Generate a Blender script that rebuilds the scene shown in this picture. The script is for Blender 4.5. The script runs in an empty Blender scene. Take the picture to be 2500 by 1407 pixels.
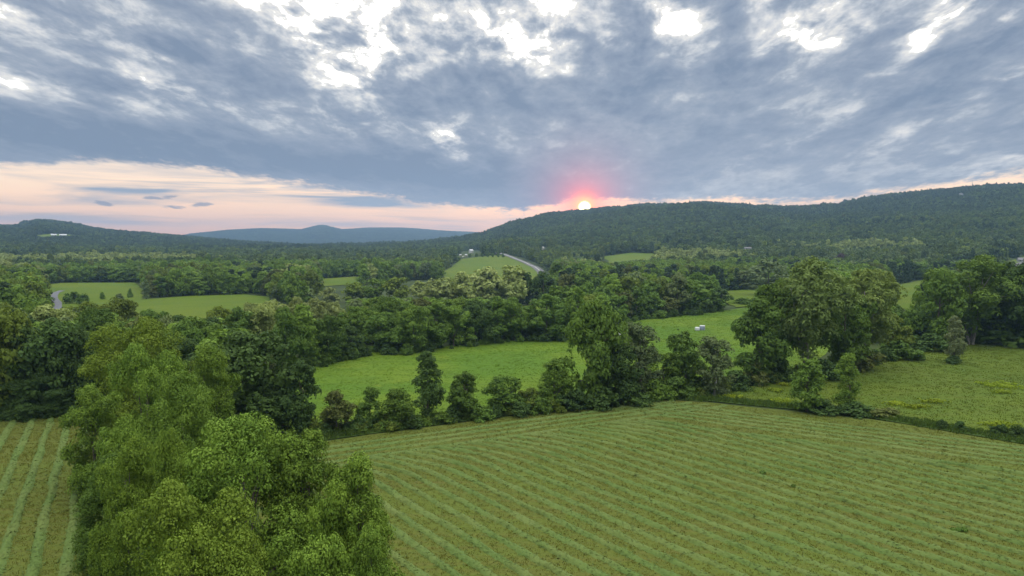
import bpy, math, random
import numpy as np
from mathutils import Vector, Matrix
from mathutils.geometry import delaunay_2d_cdt

random.seed(11)
SC = bpy.context.scene
COL = SC.collection
R = math.radians

# ------------------------------------------------------------------ camera
CAM_H = 30.0                     # drone height above the mown field, metres
FPX = 1785.0                     # focal length in pixels of the 2500 px wide photograph
HORIZON = 600.0                  # photograph row of the true horizon
PITCH = math.atan((703.5 - HORIZON) / FPX)
cam_data = bpy.data.cameras.new('camera')
cam_data.sensor_width = 36.0
cam_data.lens = FPX / 2500.0 * 36.0
cam_data.clip_start = 0.5
cam_data.clip_end = 40000.0
cam = bpy.data.objects.new('camera', cam_data)
COL.objects.link(cam)
cam.location = (0, 0, CAM_H)
cam.rotation_euler = (math.pi / 2 - PITCH, 0, 0)
SC.camera = cam

def ray(px, py):
    """direction from the camera through a photograph pixel"""
    v = Vector(((px - 1250) / FPX, 1.0, -(py - 703.5) / FPX))
    v.rotate(Matrix.Rotation(-PITCH, 3, 'X'))
    return v.normalized()

def azel(px, py):
    d = ray(px, py)
    return math.degrees(math.atan2(d.x, d.y)), math.degrees(math.asin(d.z))

SUN_AZ, SUN_EL = azel(1427, 507)

# ------------------------------------------------------------------ view, sampling
SC.view_settings.view_transform = 'Standard'
SC.view_settings.look = 'None'
SC.view_settings.exposure = 0.0
SC.view_settings.gamma = 1.0
SC.view_settings.use_curve_mapping = False
cy = SC.cycles
cy.max_bounces = 6
cy.diffuse_bounces = 3
cy.glossy_bounces = 2
cy.transmission_bounces = 3
cy.transparent_max_bounces = 8
cy.volume_bounces = 1
cy.caustics_reflective = False
cy.caustics_refractive = False

# ------------------------------------------------------------------ a tiny expression language for shader nodes
class E:
    """a float socket that builds Math nodes when it is used in arithmetic"""
    nt = None
    def __init__(self, s): self.s = s
    @staticmethod
    def op(name, *a, clamp=False):
        n = E.nt.nodes.new('ShaderNodeMath'); n.operation = name; n.use_clamp = clamp
        for i, v in enumerate(a):
            if isinstance(v, E): E.nt.links.new(v.s, n.inputs[i])
            else: n.inputs[i].default_value = float(v)
        return E(n.outputs[0])
    def __add__(s, o): return E.op('ADD', s, o)
    __radd__ = __add__
    def __sub__(s, o): return E.op('SUBTRACT', s, o)
    def __rsub__(s, o): return E.op('SUBTRACT', o, s)
    def __mul__(s, o): return E.op('MULTIPLY', s, o)
    __rmul__ = __mul__
    def __truediv__(s, o): return E.op('DIVIDE', s, o)
    def __rtruediv__(s, o): return E.op('DIVIDE', o, s)
    def __neg__(s): return E.op('MULTIPLY', s, -1.0)
    def exp(s): return E.op('EXPONENT', s)
    def max(s, o): return E.op('MAXIMUM', s, o)
    def min(s, o): return E.op('MINIMUM', s, o)
    def clamp(s): return E.op('ADD', s, 0.0, clamp=True)
    def smooth(s, lo, hi, a=0.0, b=1.0):
        n = E.nt.nodes.new('ShaderNodeMapRange'); n.interpolation_type = 'SMOOTHSTEP'
        for i, v in enumerate((s, lo, hi, a, b)):
            if isinstance(v, E): E.nt.links.new(v.s, n.inputs[i])
            else: n.inputs[i].default_value = float(v)
        return E(n.outputs[0])

def vec(x, y, z=0.0):
    n = E.nt.nodes.new('ShaderNodeCombineXYZ')
    for i, v in enumerate((x, y, z)):
        if isinstance(v, E): E.nt.links.new(v.s, n.inputs[i])
        else: n.inputs[i].default_value = float(v)
    return n.outputs[0]

def noise(v, scale, detail=5.0, rough=0.55, dist=0.0, lac=2.0):
    n = E.nt.nodes.new('ShaderNodeTexNoise')
    if v is not None: E.nt.links.new(v, n.inputs['Vector'])
    n.inputs['Scale'].default_value = scale; n.inputs['Detail'].default_value = detail
    n.inputs['Roughness'].default_value = rough; n.inputs['Distortion'].default_value = dist
    n.inputs['Lacunarity'].default_value = lac
    return E(n.outputs[0])

def lin(r, g, b):
    f = lambda c: (c / 255 / 12.92) if c <= 10 else ((c / 255 + 0.055) / 1.055) ** 2.4
    return (f(r), f(g), f(b), 1.0)

def ramp(x, stops, interp='LINEAR'):
    n = E.nt.nodes.new('ShaderNodeValToRGB'); E.nt.links.new(x.s, n.inputs[0])
    cr = n.color_ramp; cr.interpolation = interp
    while len(cr.elements) > 1: cr.elements.remove(cr.elements[-1])
    for i, (p, c) in enumerate(stops):
        e = cr.elements[0] if i == 0 else cr.elements.new(p)
        e.position = p; e.color = c if len(c) == 4 else (*c, 1)
    return n.outputs[0]

def mixc(f, a, b, mode='MIX'):
    n = E.nt.nodes.new('ShaderNodeMix'); n.data_type = 'RGBA'; n.blend_type = mode
    n.clamp_result = False; n.clamp_factor = True
    for i, v in ((0, f), (6, a), (7, b)):
        if isinstance(v, E): E.nt.links.new(v.s, n.inputs[i])
        elif isinstance(v, bpy.types.NodeSocket): E.nt.links.new(v, n.inputs[i])
        elif i == 0: n.inputs[0].default_value = v
        else: n.inputs[i].default_value = v if len(v) == 4 else (*v, 1)
    return n.outputs[2]

def scale_col(c, f):
    n = E.nt.nodes.new('ShaderNodeVectorMath'); n.operation = 'SCALE'
    if isinstance(c, bpy.types.NodeSocket): E.nt.links.new(c, n.inputs[0])
    else: n.inputs[0].default_value = c[:3]
    if isinstance(f, E): E.nt.links.new(f.s, n.inputs[3])
    else: n.inputs[3].default_value = f
    return n.outputs[0]

def add_col(a, b):
    n = E.nt.nodes.new('ShaderNodeVectorMath'); n.operation = 'ADD'
    E.nt.links.new(a, n.inputs[0]); E.nt.links.new(b, n.inputs[1])
    return n.outputs[0]

# ------------------------------------------------------------------ sky
def build_world():
    w = bpy.data.worlds.new('World'); SC.world = w; w.use_nodes = True
    w.cycles.sampling_method = 'MANUAL'; w.cycles.sample_map_resolution = 1024
    nt = w.node_tree; nt.nodes.clear(); E.nt = nt
    tc = nt.nodes.new('ShaderNodeTexCoord')
    sx = nt.nodes.new('ShaderNodeSeparateXYZ'); nt.links.new(tc.outputs['Generated'], sx.inputs[0])
    x, y, z = (E(sx.outputs[i]) for i in range(3))
    az = E.op('ARCTAN2', x, y) * 57.29578
    el = E.op('ARCSINE', z) * 57.29578
    zz = z.max(0.0) + 0.07
    u, v = x / zz, y / zz
    zr = z.max(0.0) + 0.15                        # rounder cells for the puffs: real clouds have height
    ur, vr = x / zr, y / zr
    a0 = R(3.5)                                   # the cloud streets run towards the sunset
    al = u * math.sin(a0) + v * math.cos(a0)
    ac = u * math.cos(a0) - v * math.sin(a0)
    alr = ur * math.sin(a0) + vr * math.cos(a0)
    acr = ur * math.cos(a0) - vr * math.sin(a0)
    streak = noise(vec(ac, al * 0.20, 1.7), 1.15, 4, 0.5, 0.3)
    puffs = noise(vec(acr, alr * 0.55, 9.3), 7.6, 5, 0.56, 0.25)
    lumps = noise(vec(acr, alr * 0.45, 3.1), 2.8, 3, 0.5, 0.2)
    wisps = noise(vec(acr, alr * 0.5, 4.4), 21.0, 4, 0.6, 0.0)
    flat = noise(vec(az * 0.045, el * 0.55, 2.2), 1.6, 4, 0.55, 0.4)

    azel_v = vec(az, el)
    def blob(px, py, wpx, hpx, amp, slope=0.0):
        """a thicker (+) or thinner (-) stretch of the cloud deck, fixed in the sky; sizes in photograph pixels, slope down to the right"""
        ca, ce = azel(px, py)
        k = 1.7 * 57.3 / FPX
        m = nt.nodes.new('ShaderNodeMapping'); m.vector_type = 'TEXTURE'
        m.inputs['Location'].default_value = (ca, ce, 0)
        m.inputs['Rotation'].default_value = (0, 0, -math.atan(slope))
        m.inputs['Scale'].default_value = (wpx * k, hpx * k, 1)
        nt.links.new(azel_v, m.inputs['Vector'])
        g = nt.nodes.new('ShaderNodeTexGradient'); g.gradient_type = 'SPHERICAL'
        nt.links.new(m.outputs[0], g.inputs[0])
        return E(g.outputs[1]).smooth(0.0, 1.0, 0.0, amp)

    # deck thickness: thinner overhead (short path through it), thicker towards the horizon
    T = 0.55 - z.smooth(0.28, 0.75) * 0.36
    T = T + (streak - 0.5) * 0.62 + (lumps - 0.5) * z.smooth(0.06, 0.22, 0.15, 0.80) + (puffs - 0.5) * z.smooth(0.06, 0.26, 0.45, 1.75) + (wisps - 0.5) * z.smooth(0.08, 0.3, 0.22, 0.55)
    thin = None
    for b in BLOBS:
        g = blob(*b)
        if b[4] < 0: thin = g if thin is None else thin + g
        else: T = T + g
    T = T + thin * (puffs.smooth(0.68, 0.32) * 1.05 + wisps.smooth(0.72, 0.28) * 0.35 + 0.25)     # thin places break up into cloudlets
    T = T.clamp()
    deck = ramp(T, [(0.0, lin(255, 254, 250)), (0.07, lin(255, 252, 245)), (0.17, lin(243, 240, 234)), (0.29, lin(221, 221, 222)), (0.42, lin(193, 198, 205)),
                    (0.55, lin(163, 172, 186)), (0.72, lin(148, 159, 177)), (0.88, lin(137, 150, 170)), (1.0, lin(127, 142, 164))])
    deck = scale_col(deck, T.smooth(0.00, 0.16, 2.2, 1.0))
    deck = scale_col(deck, z.smooth(0.30, 0.85, 1.0, 2.5))     # an overcast sky is brightest overhead
    # warm light reaches the cloud base low in the sky, round the sunset
    low = el.smooth(11.0, 1.0) * (-(az - SUN_AZ) * (az - SUN_AZ) * (1 / 900.0)).exp()
    deck = mixc(low * 0.35, deck, mixc(1.0, deck, (1.12, 0.99, 0.99), 'MULTIPLY'))

    # clear band under the deck: real sky model plus the pink and peach of the dusk
    sky = nt.nodes.new('ShaderNodeTexSky'); sky.sky_type = 'NISHITA'; sky.sun_disc = False
    sky.sun_elevation = R(SUN_EL); sky.sun_rotation = R(SUN_AZ); sky.dust_density = 2.0; sky.air_density = 1.2
    dusk = ramp(el * (1 / 12.0), [(0.0, lin(255, 168, 118)), (0.10, lin(255, 190, 142)), (0.22, lin(255, 206, 164)), (0.36, lin(254, 218, 180)), (0.55, lin(246, 222, 196)), (1.0, lin(222, 224, 228))])
    mixk = 1.5
    clear = add_col(scale_col(dusk, mixk), scale_col(sky.outputs[0], 0.012))
    veil = (flat.smooth(0.46, 0.72) * 0.62 + el.smooth(3.0, 6.5) * 0.30 * streak.smooth(0.35, 0.6)).clamp() * el.smooth(0.3, 1.6)
    for b in VEILS: veil = veil + blob(*b) * flat.smooth(0.30, 0.62)
    clear = mixc(veil.clamp(), clear, lin(166, 174, 188))
    small = None
    for b in CLOUDLETS:
        g = blob(*b); small = g if small is None else small + g
    clear = mixc((small + (flat - 0.5) * 1.2 + (wisps - 0.5) * 1.6 + (puffs - 0.5) * 1.4).smooth(0.35, 0.95) * small.smooth(0.1, 0.5) * 0.85, clear, lin(156, 152, 164))

    # lower edge of the deck by azimuth
    pts = [azel(px, py) for px, py in DECK_EDGE]
    pts = [(180 + pts[0][0] - 360 + 180, pts[0][1])] + pts if False else pts
    lo, hi = -60.0, 60.0
    stops = [(max(0.0, min(1.0, (a - lo) / (hi - lo))), (e / 12.0,) * 3) for a, e in pts]
    edge_n = ramp((az - lo) * (1 / (hi - lo)), stops)
    sep = nt.nodes.new('ShaderNodeSeparateXYZ'); nt.links.new(edge_n, sep.inputs[0])
    edge = E(sep.outputs[0]) * 12.0
    dd = el - edge + (wisps - 0.5) * 0.75 + (puffs - 0.5) * 0.9 + (flat - 0.5) * 1.4
    cover = dd.smooth(-0.20, 0.38)
    # a thin bright rim where the edge of the deck frays
    rim = (dd * (1 / 0.5)); rim = (-(rim * rim)).exp() * puffs.smooth(0.45, 0.7)
    col = mixc(cover, clear, deck)
    col = mixc((rim * 0.22).clamp(), col, lin(250, 236, 222))

    # the sun, half risen over the ridge, and the glow round it
    sd = Vector((math.sin(R(SUN_AZ)) * math.cos(R(SUN_EL)), math.cos(R(SUN_AZ)) * math.cos(R(SUN_EL)), math.sin(R(SUN_EL))))
    dot = (x * sd.x + y * sd.y + z * sd.z).min(1.0)
    ang = E.op('ARCCOSINE', dot) * 57.29578
    a2 = ang * ang
    halo = (-(ang * (1 / 1.25))).exp()
    inner = (-(a2 * (1 / 0.62))).exp()
    disc = ang.smooth(0.56, 0.24)
    col = mixc((halo * 1.35).clamp(), col, (2.2, 0.24, 0.24))
    col = mixc(inner.clamp(), col, (3.6, 1.3, 0.24))
    col = mixc(disc, col, (9.0, 7.4, 3.6))
    # below the horizon: dull earth
    col = mixc(el.smooth(-0.2, -2.5), col, (0.06, 0.07, 0.05))
    bg = nt.nodes.new('ShaderNodeBackground'); bg.inputs[1].default_value = 0.1
    nt.links.new(scale_col(col, 10.0), bg.inputs[0])
    out = nt.nodes.new('ShaderNodeOutputWorld'); nt.links.new(bg.outputs[0], out.inputs[0])

# (column, row, half width, half height, thickness, slope down to the right)
BLOBS = [
    (865, 150, 110, 100, -0.40, 0.25), (820, 60, 130, 60, -0.26, 0.5), (1080, 45, 350, 80, -0.29, 0), (1290, 110, 110, 70, -0.24, 0), (690, 45, 100, 36, -0.30, 0.6),
    (1640, 50, 95, 60, -0.36, 0.3), (1975, 92, 95, 46, -0.36, -0.2), (2270, 78, 70, 34, -0.32, -0.9), (1930, 12, 90, 24, -0.34, 0), (2330, 20, 60, 30, -0.36, -0.6),
    (2440, 70, 50, 22, -0.24, -0.9), (1515, 100, 60, 20, -0.28, 0), (1040, 170, 60, 40, -0.12, 0), (1240, 155, 50, 16, -0.26, 0),
    (30, 30, 120, 28, -0.2, 0.15), (360, 128, 60, 18, -0.22, 0.35), (350, 200, 110, 24, -0.15, 0.3), (60, 215, 180, 34, -0.05, 0.12),
    (620, 275, 330, 34, -0.13, 0.18), (1010, 315, 240, 34, -0.14, 0.12), (1095, 345, 80, 60, -0.17, 0.7), (1130, 380, 80, 26, -0.14, 0.5), (240, 240, 240, 26, -0.12, 0.2),
    (620, 190, 330, 42, 0.30, 0.36), (250, 70, 320, 50, -0.06, 0.1), (120, 165, 200, 32, 0.16, 0.2), (520, 70, 240, 40, 0.05, 0.2), (760, 110, 60, 40, 0.15, 0.5),
    (450, 365, 460, 52, 0.40, 0.12), (930, 385, 330, 46, 0.36, 0.08), (120, 320, 260, 40, 0.20, 0.16), (60, 375, 200, 34, 0.22, 0.0),
    (1060, 255, 230, 22, 0.26, 0.06), (1150, 455, 300, 44, 0.30, 0.12), (1850, 320, 700, 110, 0.10, -0.12), (1250, 225, 200, 50, 0.14, 0),
    (1780, 80, 70, 110, 0.34, 0), (1500, 210, 220, 60, 0.16, 0), (2150, 150, 160, 60, 0.14, -0.3), (2400, 150, 140, 60, 0.16, -0.4), (1640, 150, 120, 40, 0.14, 0), (1420, 40, 40, 60, 0.16, 0),
    (2350, 380, 240, 50, -0.06, -0.4), (2290, 285, 200, 22, -0.16, -0.5), (1900, 360, 160, 16, -0.12, -0.35), (2450, 395, 80, 12, -0.2, -0.3), (2120, 260, 120, 20, -0.10, -0.5),
]
VEILS = [(420, 440, 420, 30, 0.75, 0.04), (330, 458, 120, 12, 0.55, 0), (880, 490, 230, 20, 0.9, 0.16), (680, 525, 120, 14, 0.55, 0), (180, 540, 170, 9, 0.12, 0),
         (1150, 508, 130, 12, 0.55, 0.05), (60, 485, 180, 10, 0.45, 0), (620, 470, 200, 20, 0.5, 0.1), (1550, 492, 60, 6, 0.4, 0)]
CLOUDLETS = [(252, 497, 24, 6, 1.0, 0.1), (365, 483, 22, 4, 0.8, 0), (415, 481, 18, 6, 0.8, -0.2), (430, 506, 34, 5, 0.9, 0), (496, 499, 24, 6, 1.1, 0)]
DECK_EDGE = [(-900, 420), (0, 408), (120, 408), (160, 392), (420, 408), (640, 440), (820, 468), (1000, 494), (1150, 512), (1262, 522), (1278, 528), (1300, 514), (1400, 486),
             (1500, 492), (1600, 497), (1760, 490), (1900, 496), (2050, 488), (2200, 466), (2350, 448), (2500, 428), (2900, 400)]
build_world()

sun_d = bpy.data.lights.new('sun', 'SUN')
sun_d.energy = 0.9; sun_d.angle = R(12); sun_d.color = (1.0, 0.70, 0.52)
sun = bpy.data.objects.new('sun', sun_d); COL.objects.link(sun)
sun.rotation_euler = (math.pi / 2 - R(SUN_EL), 0, math.pi - R(SUN_AZ))
sun.location = (60, 400, 150)

# ================================================================== helpers for objects
def tag(o, label=None, cat=None, group=None, kind=None):
    if label: o['label'] = label
    if cat: o['category'] = cat
    if group: o['group'] = group
    if kind: o['kind'] = kind
    return o

def new_mat(name):
    m = bpy.data.materials.new(name); m.use_nodes = True
    m.node_tree.nodes.clear(); E.nt = m.node_tree
    out = m.node_tree.nodes.new('ShaderNodeOutputMaterial')
    return m, m.node_tree, out

def principled(nt, out, color, rough=0.85, spec=0.2, bump=None, bump_d=0.1, bump_s=0.5):
    p = nt.nodes.new('ShaderNodeBsdfPrincipled')
    if isinstance(color, bpy.types.NodeSocket): nt.links.new(color, p.inputs['Base Color'])
    else: p.inputs['Base Color'].default_value = color if len(color) == 4 else (*color, 1)
    p.inputs['Roughness'].default_value = rough
    p.inputs['Specular IOR Level'].default_value = spec
    if bump is not None:
        b = nt.nodes.new('ShaderNodeBump'); b.inputs['Distance'].default_value = bump_d; b.inputs['Strength'].default_value = bump_s
        nt.links.new(bump.s, b.inputs['Height']); nt.links.new(b.outputs[0], p.inputs['Normal'])
    nt.links.new(p.outputs[0], out.inputs[0])
    return p

def pos_vec(sx=1, sy=1, sz=1, rot=0.0):
    g = E.nt.nodes.new('ShaderNodeNewGeometry')
    m = E.nt.nodes.new('ShaderNodeMapping'); m.inputs['Scale'].default_value = (sx, sy, sz); m.inputs['Rotation'].default_value = (0, 0, rot)
    E.nt.links.new(g.outputs['Position'], m.inputs['Vector'])
    return m.outputs[0]

def mesh_obj(name, verts, faces_idx, loop_per_face, mat, parent=None, smooth=False, attrs=None, link=True):
    """verts (n,3) array, faces_idx flat int array with loop_per_face corners each"""
    me = bpy.data.meshes.new(name)
    verts = np.asarray(verts, np.float32); fi = np.asarray(faces_idx, np.int32).ravel()
    nf = len(fi) // loop_per_face
    me.vertices.add(len(verts)); me.vertices.foreach_set('co', verts.ravel())
    me.loops.add(len(fi)); me.loops.foreach_set('vertex_index', fi)
    me.polygons.add(nf)
    me.polygons.foreach_set('loop_start', np.arange(nf, dtype=np.int32) * loop_per_face)
    me.polygons.foreach_set('loop_total', np.full(nf, loop_per_face, np.int32))
    if smooth: me.polygons.foreach_set('use_smooth', np.ones(nf, bool))
    for k, v in (attrs or {}).items():
        a = me.attributes.new(k, 'FLOAT', 'POINT'); a.data.foreach_set('value', np.asarray(v, np.float32))
    me.update(calc_edges=True)
    if mat: me.materials.append(mat)
    o = bpy.data.objects.new(name, me)
    if link: COL.objects.link(o)
    if parent: o.parent = parent
    return o

class Acc:
    """collects boxes, prisms and tubes into one mesh"""
    def __init__(self): self.v = []; self.f = []
    def add(self, vs, fs):
        k = len(self.v); self.v += [tuple(p) for p in vs]; self.f += [tuple(i + k for i in f) for f in fs]
    def box(self, x0, x1, y0, y1, z0, z1):
        self.add([(x0, y0, z0), (x1, y0, z0), (x1, y1, z0), (x0, y1, z0), (x0, y0, z1), (x1, y0, z1), (x1, y1, z1), (x0, y1, z1)],
                 [(0, 3, 2, 1), (4, 5, 6, 7), (0, 1, 5, 4), (1, 2, 6, 5), (2, 3, 7, 6), (3, 0, 4, 7)])
    def tube(self, pts, rads, n=7):
        pts = [Vector(p) for p in pts]; k = len(self.v)
        for i, p in enumerate(pts):
            t = (pts[min(i + 1, len(pts) - 1)] - pts[max(i - 1, 0)]).normalized()
            a = t.cross(Vector((0.3, 1, 0.2))).normalized(); b = t.cross(a)
            for j in range(n):
                w = 2 * math.pi * j / n
                self.v.append(tuple(p + (a * math.cos(w) + b * math.sin(w)) * rads[i]))
        for i in range(len(pts) - 1):
            for j in range(n):
                self.f.append((k + i * n + j, k + i * n + (j + 1) % n, k + (i + 1) * n + (j + 1) % n, k + (i + 1) * n + j))
        self.f.append(tuple(k + (len(pts) - 1) * n + j for j in range(n)))
    def build(self, name, mat, parent=None, link=True, smooth=False):
        me = bpy.data.meshes.new(name); me.from_pydata(self.v, [], self.f); me.update()
        if smooth:
            for p in me.polygons: p.use_smooth = True
        me.materials.append(mat)
        o = bpy.data.objects.new(name, me)
        if link: COL.objects.link(o)
        if parent: o.parent = parent
        return o

# ================================================================== the lie of the land
def sstep(a, b, x):
    t = np.clip((x - a) / (b - a), 0, 1); return t * t * (3 - 2 * t)

def vnoise(x, y, seed=0):
    """cheap smooth value noise, numpy"""
    xi, yi = np.floor(x).astype(np.int64), np.floor(y).astype(np.int64)
    fx, fy = x - xi, y - yi
    fx = fx * fx * (3 - 2 * fx); fy = fy * fy * (3 - 2 * fy)
    def h(a, b):
        n = (a * 374761393 + b * 668265263 + seed * 974711) & 0x7fffffff
        n = ((n ^ (n >> 13)) * 1274126177) & 0x7fffffff
        return ((n ^ (n >> 16)) & 0xffff) / 65535.0
    return (h(xi, yi) * (1 - fx) + h(xi + 1, yi) * fx) * (1 - fy) + (h(xi, yi + 1) * (1 - fx) + h(xi + 1, yi + 1) * fx) * fy

CANOPY = 10.0
RIGHT_RIDGE = [(900, 600), (1050, 592), (1120, 583), (1180, 573), (1250, 551), (1330, 531), (1430, 520), (1540, 509), (1640, 504), (1700, 501), (1800, 505), (1880, 510),
               (1990, 509), (2060, 500), (2100, 493), (2200, 481), (2300, 470), (2400, 461), (2500, 454), (2700, 446), (3000, 440), (3400, 470), (4000, 540)]
LEFT_RIDGE = [(-1200, 588), (-500, 564), (0, 566), (50, 566), (100, 551), (150, 557), (215, 570), (260, 576), (340, 583), (450, 590), (560, 600), (700, 610), (820, 618), (920, 624), (1050, 630)]
FAR_RIDGE = [(-1500, 575), (-300, 580), (300, 590), (420, 584), (470, 572), (560, 562), (640, 558), (740, 562), (785, 551), (830, 562), (900, 557), (980, 557), (1070, 563), (1170, 569), (1300, 574), (1600, 580), (2500, 585)]
def _prof(lst):
    p = [azel(px, py) for px, py in lst]
    return np.array([a for a, e in p]), np.tan(np.radians([e for a, e in p]))
RP, LP, FP = _prof(RIGHT_RIDGE), _prof(LEFT_RIDGE), _prof(FAR_RIDGE)
R_RIGHT, R_LEFT, R_FAR = 2500.0, 3300.0, 6600.0

def height(x, y):
    x = np.asarray(x, float); y = np.asarray(y, float)
    r = np.hypot(x, y); az = np.degrees(np.arctan2(x, y))
    back = sstep(100, 60, np.abs(az))
    z = (vnoise(x / 90, y / 90, 3) - 0.5) * 1.2 * sstep(120, 300, r)
    z = z + (vnoise(x / 300, y / 300, 5) - 0.5) * 8.0 * sstep(600, 1300, r)
    zr = np.maximum(CAM_H + R_RIGHT * np.interp(az, *RP) - CANOPY, 0)
    z = z + zr * (0.25 * sstep(650, 1500, r) + 0.75 * sstep(1050, R_RIGHT, r)) * sstep(3600, 2900, r) * back
    zl = np.maximum(CAM_H + R_LEFT * np.interp(az, *LP) - CANOPY, 0)
    z = z + zl * (0.3 * sstep(1200, 2300, r) + 0.7 * sstep(1800, R_LEFT, r)) * (1 - 0.9 * sstep(3500, 4700, r)) * back * sstep(3.0, -1.5, az)
    zf = np.maximum(CAM_H + R_FAR * np.interp(az, *FP) - CANOPY, 0)
    z = z + zf * sstep(4000, R_FAR, r) * back * sstep(9.0, 4.0, az)
    # spurs and gullies on the slopes
    z = z * (1 + (vnoise(x / 420, y / 420, 9) - 0.5) * 0.5 * sstep(900, 1500, r) * sstep(2450, 1900, r))
    # the knoll that carries the far green pasture
    z = z + 10.0 * np.exp(-(((az + 1.7) / 3.4) ** 2 + ((r - 1120) / 260) ** 2))
    return z

def hz(x, y): return float(height(x, y))

def at(px, py, ridge=False):
    """the point of the ground seen through a photograph pixel"""
    d = ray(px, py); o = Vector((0, 0, CAM_H)); t = 20.0; prev = t
    while t < 12000:
        p = o + d * t
        if p.z < hz(p.x, p.y):
            a, b = prev, t
            for _ in range(24):
                m = (a + b) / 2; p = o + d * m
                if p.z < hz(p.x, p.y): b = m
                else: a = m
            p = o + d * b
            return Vector((p.x, p.y, hz(p.x, p.y)))
        prev = t; t *= 1.006
    if not ridge: return None
    k = R_RIGHT / math.hypot(d.x, d.y)                # above the bare crest: the crest itself
    return Vector((d.x * k, d.y * k, hz(d.x * k, d.y * k)))

# ------------------------------------------------------------------ ground
def mat_ground():
    m, nt, out = new_mat('woodland_floor')
    n1 = noise(pos_vec(), 0.035, 6, 0.6); n2 = noise(pos_vec(), 0.9, 5, 0.65)
    c = mixc(n1.smooth(0.4, 0.62), (0.030, 0.050, 0.014), (0.055, 0.082, 0.022))
    c = mixc(n2.smooth(0.35, 0.7), c, (0.038, 0.050, 0.018))
    principled(nt, out, c, 0.95, 0.1, n2, 0.4, 0.6)
    return m

def build_ground():
    rr = np.concatenate([[0.0, 8, 16], 24 * 1.024 ** np.arange(0, 265)])
    rr = rr[rr < 8400]
    front = np.arange(-52, 52.01, 0.4)
    az = np.concatenate([front, np.arange(60, 300, 8.0)])
    A = np.radians(az); nr, na = len(rr), len(az)
    X = rr[:, None] * np.sin(A)[None]; Y = rr[:, None] * np.cos(A)[None]
    Z = height(X, Y)
    V = np.stack([X, Y, Z], -1).reshape(-1, 3)
    i = np.arange(nr - 1)[:, None]; j = np.arange(na)[None]
    j2 = (j + 1) % na
    F = np.stack([i * na + j, (i + 1) * na + j, (i + 1) * na + j2, i * na + j2], -1)[..., ::-1].reshape(-1, 4)
    return tag(mesh_obj('ground', V, F, 4, mat_ground(), smooth=True), kind='structure')
build_ground()

# ------------------------------------------------------------------ fields: a sheet of turf over a polygon of the ground
def poly_from_px(pts): return [tuple(at(px, py).xy) for px, py in pts]

def inside(poly, x, y, grow=0.0):
    x = np.asarray(x, float); y = np.asarray(y, float)
    res = np.zeros(x.shape, bool); n = len(poly); dmin = np.full(x.shape, 1e9)
    for k in range(n):
        (x1, y1), (x2, y2) = poly[k], poly[(k + 1) % n]
        c = ((y1 > y) != (y2 > y)) & (x < (x2 - x1) * (y - y1) / ((y2 - y1) if y2 != y1 else 1e-9) + x1)
        res ^= c
        if grow:
            L2 = (x2 - x1) ** 2 + (y2 - y1) ** 2 + 1e-9
            t = np.clip(((x - x1) * (x2 - x1) + (y - y1) * (y2 - y1)) / L2, 0, 1)
            dmin = np.minimum(dmin, np.hypot(x - x1 - t * (x2 - x1), y - y1 - t * (y2 - y1)))
    if grow > 0: res |= dmin < grow
    if grow < 0: res &= dmin > -grow
    return res

def sheet(name, poly, step, dz, mat, wob=0.0, kind='structure'):
    rng = np.random.default_rng(len(name) + 5)
    bd = []
    for k in range(len(poly)):
        a, b = np.array(poly[k]), np.array(poly[(k + 1) % len(poly)])
        n = max(1, int(np.linalg.norm(b - a) / step))
        for q in range(n): bd.append(a + (b - a) * q / n)
    bd = np.array(bd)
    if wob: bd = bd + rng.normal(0, wob, bd.shape)
    x0, y0 = bd.min(0); x1, y1 = bd.max(0)
    gx, gy = np.meshgrid(np.arange(x0, x1, step), np.arange(y0, y1, step)); gx[::2] += step / 2
    gx, gy = gx.ravel(), gy.ravel()
    ok = inside([tuple(p) for p in bd], gx, gy, -step * 0.4)
    pts = [Vector(p) for p in bd] + [Vector((a, b)) for a, b in zip(gx[ok], gy[ok])]
    nb = len(bd)
    v, e, f, *_ = delaunay_2d_cdt(pts, [(k, (k + 1) % nb) for k in range(nb)], [], 1, 1e-4)
    v = np.array([(p.x, p.y) for p in v])
    V = np.column_stack([v, height(v[:, 0], v[:, 1]) + dz])
    return tag(mesh_obj(name, V, np.array([t for t in f if len(t) == 3]), 3, mat, smooth=True), kind=kind)

def mat_grass(name, c1, c2, c3, patch=0.03, streak_rot=0.0, streak=0.5, yellow=None, bump=0.25):
    m, nt, out = new_mat(name)
    n1 = noise(pos_vec(), patch, 6, 0.6, 0.5)
    n2 = noise(pos_vec(0.10, 0.9, 1, streak_rot), 0.55, 5, 0.6, 0.3)
    n3 = noise(pos_vec(), 1.3, 6, 0.7)
    n4 = noise(pos_vec(), patch * 4.3, 5, 0.6)
    c = mixc(n1.smooth(0.36, 0.64), c1, c2)
    c = mixc((n2.smooth(0.46, 0.68) * streak).clamp(), c, c3)
    c = mixc(n4.smooth(0.55, 0.75) * 0.5, c, c3)
    c = mixc(n3.smooth(0.35, 0.68), scale_col(c, 0.84), scale_col(c, 1.12))
    if yellow: c = mixc((noise(pos_vec(), patch * 2.1, 5, 0.65).smooth(0.58, 0.72) * n3.smooth(0.35, 0.6)) * 0.8, c, yellow)
    principled(nt, out, c, 0.9, 0.12, n3, bump, 0.7)
    return m

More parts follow.
